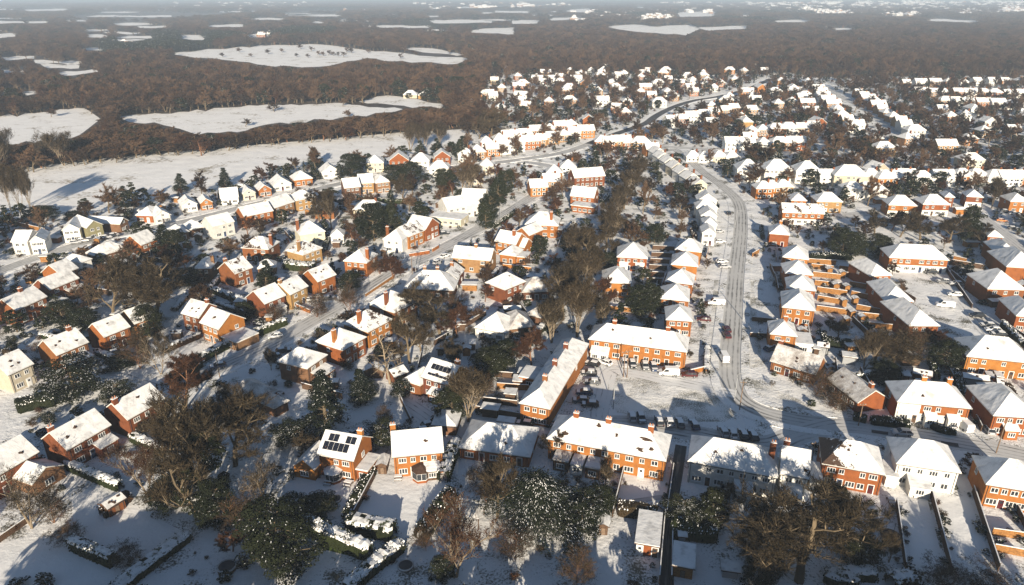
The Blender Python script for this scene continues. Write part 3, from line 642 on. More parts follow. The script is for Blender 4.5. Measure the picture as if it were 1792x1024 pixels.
def roadmat(name, clear, snowc=(0.60, 0.585, 0.565), tar=(0.065, 0.062, 0.062)):
    m, nt, b = mat(name)
    uv = nt.nodes.new('ShaderNodeUVMap'); sx = nt.nodes.new('ShaderNodeSeparateXYZ'); nt.links.new(uv.outputs[0], sx.inputs[0])
    cb = nt.nodes.new('ShaderNodeCombineXYZ'); nt.links.new(mth(nt, 'MULTIPLY', sx.outputs[0], 1.0), cb.inputs[0]); nt.links.new(mth(nt, 'MULTIPLY', sx.outputs[1], 0.06), cb.inputs[1])
    st = noise(nt, cb.outputs[0], 2.2, 5, 0.65)
    # wheel tracks: four darker bands across the width (u in metres from the middle)
    a = mth(nt, 'ABSOLUTE', sx.outputs[0])
    t1 = mth(nt, 'SUBTRACT', 1.0, mth(nt, 'MINIMUM', mth(nt, 'MULTIPLY', mth(nt, 'ABSOLUTE', mth(nt, 'SUBTRACT', a, 0.7)), 2.2), 1.0))
    t2 = mth(nt, 'SUBTRACT', 1.0, mth(nt, 'MINIMUM', mth(nt, 'MULTIPLY', mth(nt, 'ABSOLUTE', mth(nt, 'SUBTRACT', a, 2.0)), 1.8), 1.0))
    tr = mth(nt, 'MAXIMUM', t1, t2)
    big = noise(nt, pos(nt), 0.05, 3)
    f = mth(nt, 'ADD', mth(nt, 'ADD', mth(nt, 'MULTIPLY', mth(nt, 'MULTIPLY', tr, mth(nt, 'MULTIPLY', noise(nt, pos(nt), 0.4, 4), 1.6)), 0.36), mth(nt, 'MULTIPLY', st, 0.75)), mth(nt, 'MULTIPLY', big, 0.5))
    r = ramp(nt, f, [(0.62 - clear, (0, 0, 0)), (1.1 - clear, (1, 1, 1))])
    nt.links.new(mixc(nt, r.outputs[0], snowc, tar), b.inputs['Base Color'])
    b.inputs['Roughness'].default_value = 0.7
    bump(nt, b, st, 0.3, 0.12); M[name] = m
roadmat('road_rutted', -0.09, (0.50, 0.495, 0.485), (0.15, 0.147, 0.143)); roadmat('road_snow', -0.15, (0.52, 0.515, 0.51), (0.12, 0.118, 0.115)); roadmat('road_white', -0.20, (0.70, 0.695, 0.69), (0.24, 0.235, 0.23)); roadmat('road_clear', 0.45, (0.4, 0.39, 0.38), (0.05, 0.05, 0.053))
def poly_px(name, pts, mt, z, kind='structure'):
    mb = MB(); w_ = [at(x, y, 0) for x, y in pts]; mb.face([(p.x, p.y, z) for p in w_]); return struct(name, mb.mesh(name, [mt]), kind)
def smooth(P, n=6):
    out = []
    for i in range(len(P) - 1):
        p0, p1, p2, p3 = P[max(0, i - 1)], P[i], P[i + 1], P[min(len(P) - 1, i + 2)]
        for k in range(n):
            t = k / n
            out.append(0.5 * ((2 * p1) + (p2 - p0) * t + (2 * p0 - 5 * p1 + 4 * p2 - p3) * t * t + (3 * p1 - p0 - 3 * p2 + p3) * t ** 3))
    out.append(P[-1]); return out
ROADS = []
def strip(name, C, o0, o1, mt, z, h=0.0):
    me = MB(); uv = []; L = 0; prev = None; rows = []
    for i, p in enumerate(C):
        a, b_ = C[max(0, i - 1)], C[min(len(C) - 1, i + 1)]; d = (b_ - a); d.z = 0; d.normalize(); n = Vector((-d.y, d.x, 0))
        if prev is not None: L += (p - prev).length
        prev = p; rows.append((p + n * o0, p + n * o1, L))
    for a, b_, l in rows: me.v += [(a.x, a.y, z), (b_.x, b_.y, z)]
    for i in range(len(rows) - 1): me.f.append((2 * i, 2 * i + 1, 2 * i + 3, 2 * i + 2)); me.m.append(0)
    if h:
        n0 = len(me.v)
        for a, b_, l in rows: me.v += [(a.x, a.y, z - h), (b_.x, b_.y, z - h)]
        for i in range(len(rows) - 1):
            for k in (0, 1): me.f.append((2 * i + k, 2 * i + 2 + k, n0 + 2 * i + 2 + k, n0 + 2 * i + k)); me.m.append(0)
    m_ = me.mesh(name, [mt]); ul = m_.uv_layers.new(name='UVMap'); 
    uvs = []
    for a, b_, l in rows: uvs += [(o0, l), (o1, l)]
    if h: uvs = uvs + uvs
    for lp in m_.loops: ul.data[lp.index].uv = uvs[lp.vertex_index]
    return struct(name, m_)
RZ = [0.02]
def road(name, px, width, mt, pave=0.0, pave_m='snowy_garden'):
    C = smooth([at(x, y, 0) for x, y in px]); RZ[0] += 0.004
    ROADS.append((C, width / 2 + pave)); strip(name, C, -width / 2, width / 2, mt, RZ[0])
    if pave:
        for s in (-1, 1):
            a, b_ = sorted((s * width / 2, s * (width / 2 + pave))); strip('pavement', C, a, b_, pave_m, RZ[0] + .12, .16)
mb = MB(); mb.face([(-16000, -500, 0), (16000, -500, 0), (16000, 22000, 0), (-16000, 22000, 0)]); struct('ground', mb.mesh('ground', ['snowy_garden']))
poly_px('woodland_floor', [(-900, 20), (-900, 330), (0, 300), (150, 280), (420, 256), (700, 232), (830, 225), (830, 150), (860, 122), (1340, 118), (1420, 135), (2300, 128), (2300, 20)], 'wood_floor', 0.004)
mb = MB(); mb.face([(-16000, 2600, 0.1), (16000, 2600, 0.1), (16000, 21900, 0.1), (-16000, 21900, 0.1)]); struct('far_plain', mb.mesh('far_plain', ['wood_floor']))
FIELDS = [
 [(-260, 338), (0, 309), (200, 285), (420, 263), (560, 248), (720, 237), (812, 226), (828, 246), (740, 270), (640, 282), (560, 288), (480, 305), (400, 325), (330, 338), (250, 350), (170, 372), (60, 378), (-260, 392)],
 [(-200, 212), (0, 204), (150, 190), (176, 208), (140, 236), (60, 250), (-200, 268)],
 [(195, 207), (330, 196), (480, 183), (600, 180), (705, 191), (640, 204), (520, 214), (400, 230), (345, 236), (300, 222)],
 [(628, 178), (660, 169), (700, 169), (782, 182), (770, 190), (690, 184)],
 [(285, 93), (380, 86), (480, 79), (560, 78), (640, 88), (720, 95), (822, 103), (800, 112), (720, 110), (640, 102), (560, 117), (480, 117), (420, 108), (340, 101)],
 [(866, 222), (905, 224), (912, 242), (880, 246)],
 [(-100, 61), (30, 58), (28, 64), (-100, 74)], [(-100, 37), (85, 37), (88, 40), (-100, 42)], [(312, 62), (362, 61), (356, 70), (318, 68)], [(110, 35), (155, 35), (155, 38), (110, 38)],
 [(40, 17), (118, 15), (118, 18), (50, 20)], [(60, 105), (140, 108), (150, 112), (60, 112)], [(0, 160), (80, 158), (88, 163), (0, 168)], [(750, 35), (862, 35), (860, 40), (760, 41)], [(815, 56), (850, 50), (900, 48), (900, 60)], [(896, 36), (945, 35), (940, 41), (896, 42)],
 [(1060, 47), (1110, 43), (1150, 47), (1210, 43), (1226, 50), (1200, 62), (1150, 58), (1100, 54)], [(1215, 48), (1310, 44), (1306, 51), (1240, 54)], [(1185, 22), (1252, 20), (1250, 28), (1190, 30)], [(866, 19), (930, 20), (925, 23), (866, 22)],
 [(990, 17), (1036, 15), (1036, 21), (995, 21)], [(1602, 35), (1640, 33), (1718, 37), (1700, 40)], [(500, 24), (600, 26), (590, 29), (505, 28)], [(630, 45), (756, 45), (750, 49), (640, 48)], [(1346, 36), (1420, 35), (1410, 39), (1350, 39)],
 [(200, 28), (300, 27), (300, 30), (205, 30)], [(240, 46), (300, 45), (300, 48), (245, 49)], [(360, 44), (430, 43), (425, 47), (365, 47)], [(120, 52), (190, 51), (190, 54), (125, 55)], [(380, 20), (450, 19), (450, 21), (385, 22)], [(740, 52), (800, 51), (800, 54), (745, 55)], [(180, 56), (250, 57), (240, 60), (190, 59)],
 [(430, 62), (470, 58), (480, 62), (440, 66)], [(690, 82), (740, 84), (820, 94), (800, 98), (740, 92)], [(960, 32), (1010, 30), (1020, 34), (965, 36)], [(1120, 28), (1170, 27), (1170, 31), (1125, 32)], [(1440, 50), (1500, 49), (1495, 52), (1445, 53)], [(0, 100), (60, 98), (60, 103), (0, 106)], [(70, 112), (140, 114), (138, 120), (80, 119)], [(0, 122), (50, 122), (48, 127), (0, 128)], [(100, 128), (180, 122), (190, 125), (110, 132)],
]
fr_ = random.Random(5)
for k in range(75):        # more snowy fields lost among the far woods
    y = 13 + 92 * fr_.random() ** 1.8; x = fr_.uniform(-100, 1890)
    if y > 34 and x > 1200 or y > 62 and x > 300 or (1000 < x < 1200 and y > 20): continue
    w_, hh = fr_.uniform(22, 95), (y + 12) * fr_.uniform(.035, .085); sl = fr_.uniform(-.03, .03) * w_
    FIELDS.append([(x - w_ / 2, y + sl * .5), (x - w_ * .2, y - hh * .5), (x + w_ * .25, y - hh * fr_.uniform(.3, .6) - sl * .3), (x + w_ / 2, y - sl * .5), (x + w_ * .2, y + hh * .5), (x - w_ * .25, y + hh * fr_.uniform(.3, .6))])
def ragged(f):
    out = []
    for i in range(len(f)):
        (x0, y0), (x1, y1) = f[i], f[(i + 1) % len(f)]; n = max(1, int(abs(x1 - x0) / 14))
        for k in range(n):
            t = k / n; y = y0 + (y1 - y0) * t; out.append((x0 + (x1 - x0) * t, y + (fr_.uniform(-.016, .016) * (y + 12) if k else 0)))
    return out
FIELDS = [ragged(f) for f in FIELDS]
for i, f in enumerate(FIELDS): poly_px('snow_field', f, 'snowy_field', 0.012 + (0.15 if f[0][1] < 120 else 0))
road('main_road', [(1470, 744), (1400, 736), (1340, 722), (1302, 704), (1283, 680), (1277, 640), (1282, 560), (1288, 480), (1296, 400), (1292, 355), (1266, 328), (1228, 300), (1202, 276), (1178, 260)], 5.6, 'road_rutted', 2.2)
road('lower_street', [(1860, 812), (1740, 786), (1640, 768), (1560, 755), (1470, 744), (1400, 760), (1330, 778), (1200, 755), (1120, 742), (1040, 740)], 6.2, 'road_snow', 0)
road('green_loop', [(1288, 690), (1230, 678), (1160, 664), (1100, 652), (1068, 652), (1058, 690), (1050, 735), (1090, 748), (1140, 752)], 4.2, 'road_white')
road('middle_road', [(330, 672), (395, 638), (480, 600), (545, 562), (620, 520), (700, 470), (760, 441), (830, 404), (900, 364), (960, 325), (982, 308), (960, 290), (905, 282)], 6.5, 'road_snow', 1.6)
road('left_road', [(-60, 496), (0, 474), (70, 449), (150, 424), (240, 404), (330, 386), (430, 361), (530, 337), (640, 312), (760, 296), (880, 283), (980, 268), (1036, 250)], 6.5, 'road_rutted', 1.6)
road('highway', [(1030, 252), (1085, 232), (1130, 216), (1150, 202), (1180, 187), (1215, 176), (1262, 168), (1310, 155), (1350, 138)], 7.0, 'road_clear', 2.5, 'lawn_snow')
road('close', [(300, 690), (240, 672), (200, 660), (150, 668), (90, 690), (20, 706)], 4.5, 'road_white')
road('back_lane', [(820, 800), (760, 740), (700, 700), (660, 690), (600, 720)], 4.0, 'road_white')
road('square_lane', [(1800, 645), (1740, 590), (1690, 530), (1650, 490), (1620, 470)], 6.0, 'road_white')
road('upper_lane', [(1810, 452), (1770, 420), (1735, 395), (1700, 372), (1640, 366), (1540, 372), (1480, 378)], 7.0, 'road_snow')
road('far_estate_road', [(1600, 250), (1560, 225), (1510, 190), (1470, 168), (1440, 150)], 7.0, 'road_snow')
road('side_street', [(1050, 240), (1120, 250), (1180, 258), (1240, 262), (1300, 280)], 6.0, 'road_snow')
poly_px('village_green', [(1074, 662), (1110, 658), (1170, 672), (1262, 690), (1268, 700), (1290, 722), (1270, 738), (1200, 738), (1130, 730), (1080, 722), (1066, 700)], 'speckled_green', 0.012)
poly_px('verge', [(1316, 664), (1400, 700), (1440, 728), (1370, 715), (1325, 690)], 'speckled_green', 0.012)
poly_px('verge', [(1250, 490), (1272, 490), (1262, 600), (1240, 600)], 'speckled_green', 0.012); poly_px('verge', [(1300, 490), (1318, 490), (1335, 640), (1292, 650)], 'speckled_green', 0.012)
for L_ in ([(628, 858), (660, 830), (768, 838), (780, 850), (742, 925), (600, 910)], [(500, 845), (530, 835), (640, 845), (590, 905), (500, 890)], [(1094, 822), (1160, 838), (1165, 905), (1078, 880)],
           [(125, 870), (170, 850), (320, 930), (240, 985), (130, 940)], [(-100, 950), (80, 945), (200, 1000), (210, 1080), (-120, 1080)], [(1580, 882), (1622, 870), (1655, 1000), (1598, 1000)], [(1634, 870), (1695, 868), (1740, 1000), (1672, 1005)]):
    poly_px('lawn', L_, 'lawn_snow', 0.008)
poly_px('lawn', [(760, 372), (800, 366), (806, 378), (764, 384)], 'green_grass', 0.010); poly_px('lawn', [(552, 925), (640, 965), (660, 985), (560, 960)], 'green_grass', 0.010)
for L_ in ([(1525, 753), (1554, 757), (1554, 762), (1525, 758)], [(1646, 773), (1676, 777), (1678, 783), (1648, 779)]): poly_px('bare_patch', L_, 'asphalt', 0.16)
road('alley', [(1166, 1030), (1168, 960), (1171, 905), (1184, 830), (1192, 780)], 2.4, 'road_clear')
road('alley', [(1160, 870), (1050, 884), (1000, 870)], 1.2, 'road_snow')
ALLP = FIELDS
FBOX = [(min(q[0] for q in f), max(q[0] for q in f), min(q[1] for q in f), max(q[1] for q in f)) for f in FIELDS]
def in_field(px, py): return any(b_[0] < px < b_[1] and b_[2] < py < b_[3] and inpoly(px, py, f) for b_, f in zip(FBOX, FIELDS))
RH = Hash(25.0)
for C, w_ in ROADS:
    for i in range(len(C) - 1):
        a, b_ = C[i], C[i + 1]; q = w_ + 7
        RH.add(min(a.x, b_.x) - q, min(a.y, b_.y) - q, max(a.x, b_.x) + q, max(a.y, b_.y) + q, (a, b_, w_))
def on_road(p, pad=1.5): return any(segdist(p, a, b_) < w_ + pad for a, b_, w_ in RH.near(p[0], p[1]))
# ---------------------------------------------------------------- air
# ---------------------------------------------------------------- labels by neighbourhood
def nearby(desc, px, py, skip=0):
    """a label that names what the thing stands beside"""
    c = sorted(LM, key=lambda l: math.hypot(l[0] - px, (l[1] - py) * 1.5))
    for tries in range(14):
        lx, ly, wh = c[skip + tries]
        if abs(lx - px) > 1.3 * abs(ly - py): rel = 'right of the' if px > lx else 'left of the'
        else: rel = 'behind the' if py < ly else 'in front of the'
        lab = f"{desc} {rel} {wh}"
        if len(lab.split()) <= 16 and lab not in LABELS: return lab
    return lab
# ---------------------------------------------------------------- sheds and other outbuildings
def shed(x1, y1, x2, y2, d, st, wl, eh, label, snow='roof_snow', cat='shed', name='garden_shed', pitch=25):
    h = house(x1, y1, x2, y2, d, st, wl, eh=eh, pitch=pitch, where=label, label=label, snow=snow, cat=cat, name=name, wins=False, group='outbuildings in the gardens')
    if len(h.roof.data.materials) > 1: h.roof.data.materials[1] = M['dark_wood' if wl != 'w' else 'fascia']
    LM.pop(); SCREEN.pop(); return h
FLINES = []
def shed_door(h, w_=.8):
    mb = MB(); mb.box(-.5, .5, -.05, 0, .05, 2.0, 0); mb.box(-.42, .42, -.08, -.051, .12, 1.92, 1); o = obj('door', mb.mesh('door', ['dark_wood', 'pole_wood']), h.o, (0, -h.d / 2 + .35, 0)); o.scale = (w_, 1, .8)
h = shed(657, 816, 678, 816, 3.6, 'f', 'd', 2.1, 'small brown timber shed with gabled snow roof between the two front middle houses'); shed_door(h)
h = shed(1110, 951, 1155, 959, 9, 'x', 'o', 2.5, 'large flat roofed brick garage among the bottom gardens, beside a dark alley', cat='garage', name='garage'); obj('door', door_mesh('white_frame'), h.o, (-1.2, -h.d / 2 + .35, 0)); obj('door', door_mesh('dark_wood'), h.o, (1.4, -h.d / 2 + .35, 0))
h = shed(1045, 921, 1067, 924, 3, 'f', 'd', 2.0, 'little dark shed with gabled snow roof left of the flat roofed garage'); shed_door(h)
h = shed(1175, 990, 1217, 998, 6, 'x', 'n', 2.4, 'flat roofed orange timber outbuilding right of the dark alley at the bottom'); shed_door(h)
h = shed(188, 893, 222, 872, 3.2, 'g', 'r', 2.0, 'red brown shed with snowy roof above the clipped red hedge, bottom left'); shed_door(h)
h = shed(1186, 940, 1204, 942, 3, 'x', 'm', 1.8, 'low glass topped cold frame beside the orange timber outbuilding', cat='greenhouse', name='greenhouse')
h = shed(1262, 999, 1297, 1004, 2.6, 'x', 'm', 1.6, 'long low grey trailer shaped shelter under the great oak, bottom right', cat='shelter', name='shelter')
h = shed(37, 640, 47, 640, 3, 'f', 'r', 2.0, 'little red summerhouse behind the far left houses'); h = shed(690, 662, 716, 652, 5, 'g', 'r', 2.2, 'long red shed with ridged snow roof left of the small solar house')
for i, (x, y, c) in enumerate(((744, 652, 'f'), (770, 612, 'h'), (797, 609, 'h'), (826, 603, 'h'))):
    shed(x - 7, y, x + 7, y, 3, c, 'd', 1.9, ('first', 'second', 'third', 'fourth')[i] + ' small snow capped shed from left, in the dark garden line')
for i, (x1, y1, x2, y2, d) in enumerate(((840, 716, 872, 720, 3), (905, 653, 925, 655, 3), (896, 668, 914, 669, 3.5), (881, 690, 903, 692, 3), (868, 738, 900, 742, 2.4))):
    shed(x1, y1, x2, y2, d, 'x', 'dnddm'[i], 2.1, ('lowest', 'highest', 'second highest', 'third highest', 'long grey')[i] + ' flat shed in the cluttered yards left of the diagonal terrace')
for i, (x, y) in enumerate(((1454, 478), (1477, 484), (1465, 505), (1485, 508), (1480, 533), (1500, 530), (1495, 553), (1486, 566), (1512, 562))):
    h = shed(x - 6, y - 6, x + 6, y - 6, 2.4, 'f', 'n', 2.0, ('first', 'second', 'third', 'fourth', 'fifth', 'sixth', 'seventh', 'eighth', 'ninth')[i] + ' orange shed from the back among the orange fences')
for i, (x1, y1, x2, y2, w_) in enumerate(((1430, 607, 1452, 610, 'm'), (1423, 611, 1436, 613, 'd'), (1474, 624, 1502, 628, 'm'), (1686, 662, 1733, 668, 'm'), (1728, 660, 1742, 662, 'o'), (1744, 660, 1758, 662, 'o'), (1745, 672, 1758, 674, 'o'), (1659, 689, 1675, 692, 'm'), (1580, 658, 1596, 660, 'r'), (1598, 654, 1632, 660, 'r'))):
    shed(x1, y1, x2, y2, 3.2, 'x' if i % 3 else 'g', w_, 2.2, ('grey flat shed beside the dark hedge right of the main road', 'tiny dark shed beside the grey flat shed', 'white topped shed below the orange fences', 'long grey garden room above the half white row', 'left orange shed of a trio at right', 'right orange shed of a trio at right', 'lowest orange shed of a trio at right', 'pale shed behind the half white row', 'red shed in the bare thicket', 'frosted outbuilding below the bare thicket')[i])
h = shed(1549, 833, 1575, 838, 5.5, 'x', 'w', 2.5, 'flat roofed garage between the orange and white pairs in the bottom row', cat='garage', name='garage'); h = shed(1416, 838, 1441, 842, 6, 'x', 'w', 2.5, 'flat roofed garage between the white end house and the orange pair', cat='garage', name='garage')
h = shed(754, 745, 800, 748, 7, 'h', 'b', 2.4, 'shaded hip roofed garage behind the front middle house with the porch', cat='garage', name='garage')
# gazebo on posts
g = bpy.data.objects.new('gazebo', None); COL.objects.link(g); p = at(826, 910); g.location = p; g.rotation_euler = (0, 0, -.25); tag(g, 'open gazebo on four posts with pyramid snow roof beside the dark hedge', 'gazebo')
mb = MB(); c = [(-2, -2, 2.3), (2, -2, 2.3), (2, 2, 2.3), (-2, 2, 2.3)]
for i in range(4): mb.face([c[i], c[(i + 1) % 4], (0, 0, 3.3)], 0)
mb.face(c, 1); obj('roof', mb.mesh('roof', ['roof_thin', 'dark_wood']), g)
pm = MB(); pm.box(-.07, .07, -.07, .07, 0, 2.3); pm = pm.mesh('post', ['dark_wood'])
for x in (-1.8, 1.8):
    for y in (-1.8, 1.8): obj('post', pm, g, (x, y, 0))
def ring_thing(name, x, y, r, h_, label, cat, legs=False):
    o = bpy.data.objects.new(name, None); COL.objects.link(o); o.location = at(x, y); tag(o, label, cat)
    n = 24; mb = MB(); pt = lambda a, rr, z: (rr * math.cos(a), rr * math.sin(a), z)
    for i in range(n):
        a, b_ = 2 * math.pi * i / n, 2 * math.pi * (i + 1) / n
        for (r0, z0, r1, z1) in ((r, h_ - .12, r, h_ + .06), (r, h_ + .06, r * .86, h_ + .06), (r * .86, h_ + .06, r * .86, h_ - .1)): mb.face([pt(a, r0, z0), pt(b_, r0, z0), pt(b_, r1, z1), pt(a, r1, z1)])
    obj('rim', mb.mesh('rim', ['roof_thin' if not legs else 'dark_metal']), o)
    d = MB(); d.face([pt(2 * math.pi * i / n, r * .855, h_ - .03) for i in range(n)]); obj('bed', d.mesh('bed', ['asphalt']), o)
    lg = MB()
    if legs:
        lg.tube((0, 0, 0), (0, 0, h_), .05, .05, 5); lm_ = lg.mesh('leg', ['grey_metal'])
        for i in range(6): a = math.pi * i / 3; obj('leg', lm_, o, (r * .95 * math.cos(a), r * .95 * math.sin(a), 0))
        nt_ = MB()
        for i in range(8): a = math.pi * i / 4; nt_.tube(pt(a, r, h_), pt(a, r, h_ + 1.6), .04, .04, 4); nt_.tube(pt(a, r, h_ + 1.6), pt(a + math.pi / 4, r, h_ + 1.6), .03, .03, 4)
        obj('safety_frame', nt_.mesh('safety_frame', ['dark_metal']), o)
    else:
        for i in range(n):
            a, b_ = 2 * math.pi * i / n, 2 * math.pi * (i + 1) / n; lg.face([pt(a, r * .98, 0), pt(b_, r * .98, 0), pt(b_, r * .98, h_ - .1), pt(a, r * .98, h_ - .1)])
        obj('side', lg.mesh('side', ['dark_wood']), o)
    return o
ring_thing('trampoline', 1557, 943, 1.75, .8, 'round dark trampoline with frame in a narrow garden at bottom right', 'trampoline', True)
ring_thing('trampoline', 398, 996, 1.6, .7, 'round snow rimmed trampoline by the dark holly at the bottom', 'trampoline')
ring_thing('fire_pit', 588, 875, 1.1, .35, 'small dark round fire pit on the lawn below the solar panel house', 'fire pit')
ring_thing('planter', 710, 991, 1.4, .3, 'low round planter ring right of the long snowy hedge at the bottom', 'planter')
ring_thing('planter', 850, 718, 1.6, .6, 'round dark pool cover in the yards behind the low front bungalow', 'pool')
# garden tables
def table(x, y, label, l=1.6):
    o = bpy.data.objects.new('garden_table', None); COL.objects.link(o); o.location = at(x, y); o.rotation_euler = (0, 0, rnd.uniform(-.4, .4)); tag(o, label, 'table')
    t = MB(); t.box(-l / 2, l / 2, -.45, .45, .7, .76, 0); t.box(-l / 2 + .03, l / 2 - .03, -.42, .42, .762, .85, 1); obj('tabletop', t.mesh('tabletop', ['dark_wood', 'leaf_snow']), o)
    for sx in (-1, 1):
        for sy in (-1, 1): b_ = MB(); b_.box(sx * (l / 2 - .1) - .04, sx * (l / 2 - .1) + .04, sy * .36 - .04, sy * .36 + .04, 0, .7); obj('leg', b_.mesh('leg', ['dark_wood']), o)
    for sy in (-1, 1): b_ = MB(); b_.box(-l / 2, l / 2, sy * .8 - .16, sy * .8 + .16, .38, .44, 0); b_.box(-l / 2 + .02, l / 2 - .02, sy * .8 - .14, sy * .8 + .14, .442, .51, 1); b_.box(-l / 2 + .1, -l / 2 + .16, sy * .8 - .1, sy * .8 + .1, 0, .38, 0); b_.box(l / 2 - .16, l / 2 - .1, sy * .8 - .1, sy * .8 + .1, 0, .38, 0); obj('bench', b_.mesh('bench', ['dark_wood', 'leaf_snow']), o)
for x, y, l in ((575, 846, 'snowy garden table by the sunroom of the solar panel house'), (610, 848, 'snowy garden table at the right end of the solar panel house'), (697, 838, 'snowy garden table at the left corner of the porch house'), (1066, 830, 'snowy garden table behind the long front terrace'),
                (1600, 866, 'snowy garden table behind the white pair, bottom right'), (1560, 878, 'snow covered bench set at the garden head, bottom right')): table(x, y, l)
# ---------------------------------------------------------------- cars and vans
def car_meshes(kind, paint):
    k = ('car', kind, paint)
    if k in MESH: return MESH[k]
    d = {}
    van = kind == 'van'
    if van: prof = [(-2.6, .4), (-2.6, 2.0), (-2.45, 2.12), (1.0, 2.12), (1.75, 1.25), (2.5, 1.05), (2.6, .75), (2.55, .4)]; hw = .95
    else: prof = [(-2.1, .38), (-2.16, .72), (-2.02, .95), (.85, .96), (1.85, .86), (2.1, .66), (2.1, .38)]; hw = .86
    b_ = MB(); n = len(prof)
    ins = lambda z: hw - (.12 if z > 1.6 else (.04 if z < .5 or z > .9 else 0))
    for s in (-1, 1): b_.face([(x, s * ins(z), z) for x, z in prof])
    for i in range(n):
        (x0, z0), (x1, z1) = prof[i], prof[(i + 1) % n]; b_.face([(x0, -ins(z0), z0), (x0, ins(z0), z0), (x1, ins(z1), z1), (x1, -ins(z1), z1)])
    d['body'] = b_.mesh('body', [paint])
    g = MB(); r = MB(); s_ = MB()
    if van:
        g.face([(1.05, -.78, 2.06), (1.05, .78, 2.06), (1.73, .86, 1.29), (1.73, -.86, 1.29)]); 
        for q in (-1, 1): g.face([(.15, q * .90, 1.95), (.95, q * .87, 1.95), (1.5, q * .965, 1.32), (.15, q * .965, 1.32)])
        for v in range(len(g.v)): x, y, z = g.v[v]; g.v[v] = (x + .02, y * 1.012, z + .015)
        s_.box(-2.4, .95, -.8, .8, 2.122, 2.2)
    else:
        lo_ = [(-1.95, -.8, .955), (.95, -.8, .965), (.95, .8, .965), (-1.95, .8, .955)]; hi_ = [(-1.45, -.62, 1.42), (.2, -.62, 1.42), (.2, .62, 1.42), (-1.45, .62, 1.42)]
        for i in range(4): j = (i + 1) % 4; g.face([lo_[i], lo_[j], hi_[j], hi_[i]])
        r.box(-1.5, .25, -.65, .65, 1.421, 1.47)
        for sx, tx in ((-1.5, -2.0), (.25, .98), (-.6, -.6)):
            for q in (-1, 1): r.tube((sx, q * .63, 1.44), (tx, q * .82, .95), .05, .06, 4)
        s_.box(-1.42, .18, -.6, .6, 1.472, 1.55); s2 = MB(); s2.box(1.0, 1.8, -.72, .72, .93, .965); d['bonnet_snow'] = s2.mesh('bonnet_snow', ['leaf_snow'])
        d['roof'] = r.mesh('roof', [paint])
    d['window'] = g.mesh('window', ['glass']); d['snow_cover'] = s_.mesh('snow_cover', ['leaf_snow'])
    w_ = MB(); w_.tube((0, -.11, 0), (0, .11, 0), .33, .33, 14, 0, True); w_.tube((0, -.12, 0), (0, .12, 0), .18, .18, 10, 1, True); d['wheel'] = w_.mesh('wheel', ['rubber', 'grey_metal'])
    hl = MB(); hl.box(-.04, .04, -.17, .17, -.08, .08); d['headlight'] = hl.mesh('headlight', ['white_frame'])
    tl = MB(); tl.box(-.04, .04, -.14, .14, -.1, .1); d['tail_light'] = tl.mesh('tail_light', ['car_red'])
    d['L'] = 2.6 if van else 2.1; d['hw'] = hw; MESH[k] = d; return d
CW = {'w': ('car_white', 'white'), 's': ('car_silver', 'silver'), 'k': ('car_black', 'black'), 'r': ('car_red', 'red'), 'b': ('car_blue', 'dark blue'), 'g': ('car_grey', 'grey'), 'o': ('car_orange', 'orange')}
def car(px, py, deg, c, label, kind='car', snow=True, group=None):
    d = car_meshes(kind, CW[c][0]); p = at(px, py)
    o = bpy.data.objects.new('parked_van' if kind == 'van' else 'parked_car', None); COL.objects.link(o)
    o.location = (p.x, p.y, .02 + (.18 if on_road(p, 0) else 0)); o.rotation_euler = (0, 0, R(deg)); FOOT.append((p.x, p.y, 3.2))
    tag(o, label, kind, group or 'vehicles parked in the snow')
    for n_ in ('body', 'roof', 'window', 'snow_cover', 'bonnet_snow'):
        if n_ in d and ('snow' not in n_ or snow): obj(n_, d[n_], o)
    for sx in (-.62, .62):
        for sy in (-1, 1): obj('wheel', d['wheel'], o, (sx * d['L'], sy * (d['hw'] - .1), .33))
    for sy in (-1, 1):
        obj('headlight', d['headlight'], o, (d['L'] - .01, sy * (d['hw'] - .28), .7 if kind != 'van' else .85)); obj('tail_light', d['tail_light'], o, (-d['L'] - (.0 if kind == 'van' else .03), sy * (d['hw'] - .2), .8))
    return o
ORD = ['first', 'second', 'third', 'fourth', 'fifth', 'sixth', 'seventh', 'eighth', 'ninth', 'tenth', 'eleventh', 'twelfth']
for i, (x, y, c) in enumerate(((1106, 734, 's'), (1122, 737, 'g'), (1153, 742, 'k'), (1171, 742, 's'), (1189, 745, 'g'), (1214, 748, 'b'), (1265, 760, 's'), (1281, 763, 'w'), (1300, 765, 'k'), (1317, 767, 'k'))):
    car(x, y, rnd.choice((88, 93, -90)), c, f"{CW[c][1]} car, {ORD[i]} from left in the line below the green", group='cars parked below the green')
for i, (x, y, c, a) in enumerate(((1036, 640, 'k', 150), (1058, 637, 'w', 140), (1092, 639, 's', -88), (1107, 641, 'k', -90), (1129, 644, 'g', -92), (1144, 646, 'b', -90))):
    car(x, y, a, c, f"{CW[c][1]} car, {ORD[i]} from left in front of the middle terrace", group='cars parked at the middle terrace')
car(1170, 656, 176, 'w', 'white van parked in front of the middle terrace', 'van'); car(1205, 659, 178, 'r', 'dark red car right of the white van at the middle terrace', snow=False)
for i, (x, y, c) in enumerate(((1030, 656, 'k'), (1036, 672, 'g'), (1022, 690, 'b'), (1016, 704, 'g'), (1032, 711, 'k'))): car(x, y, 175, c, f"{CW[c][1]} car, {ORD[i]} from the top beside the diagonal terrace")
car(1253, 533, 172, 'w', 'white van parked across a drive on the left of the main road', 'van'); car(1231, 562, 170, 'r', 'bright red car in a front garden left of the main road', snow=False)
car(1271, 580, 90, 'r', 'upper of two maroon cars on the left edge of the main road', snow=False); car(1271, 590, 90, 'r', 'lower of two maroon cars on the left edge of the main road', snow=False); car(1266, 630, 88, 'w', 'white van parked at the road mouth near the green', 'van')
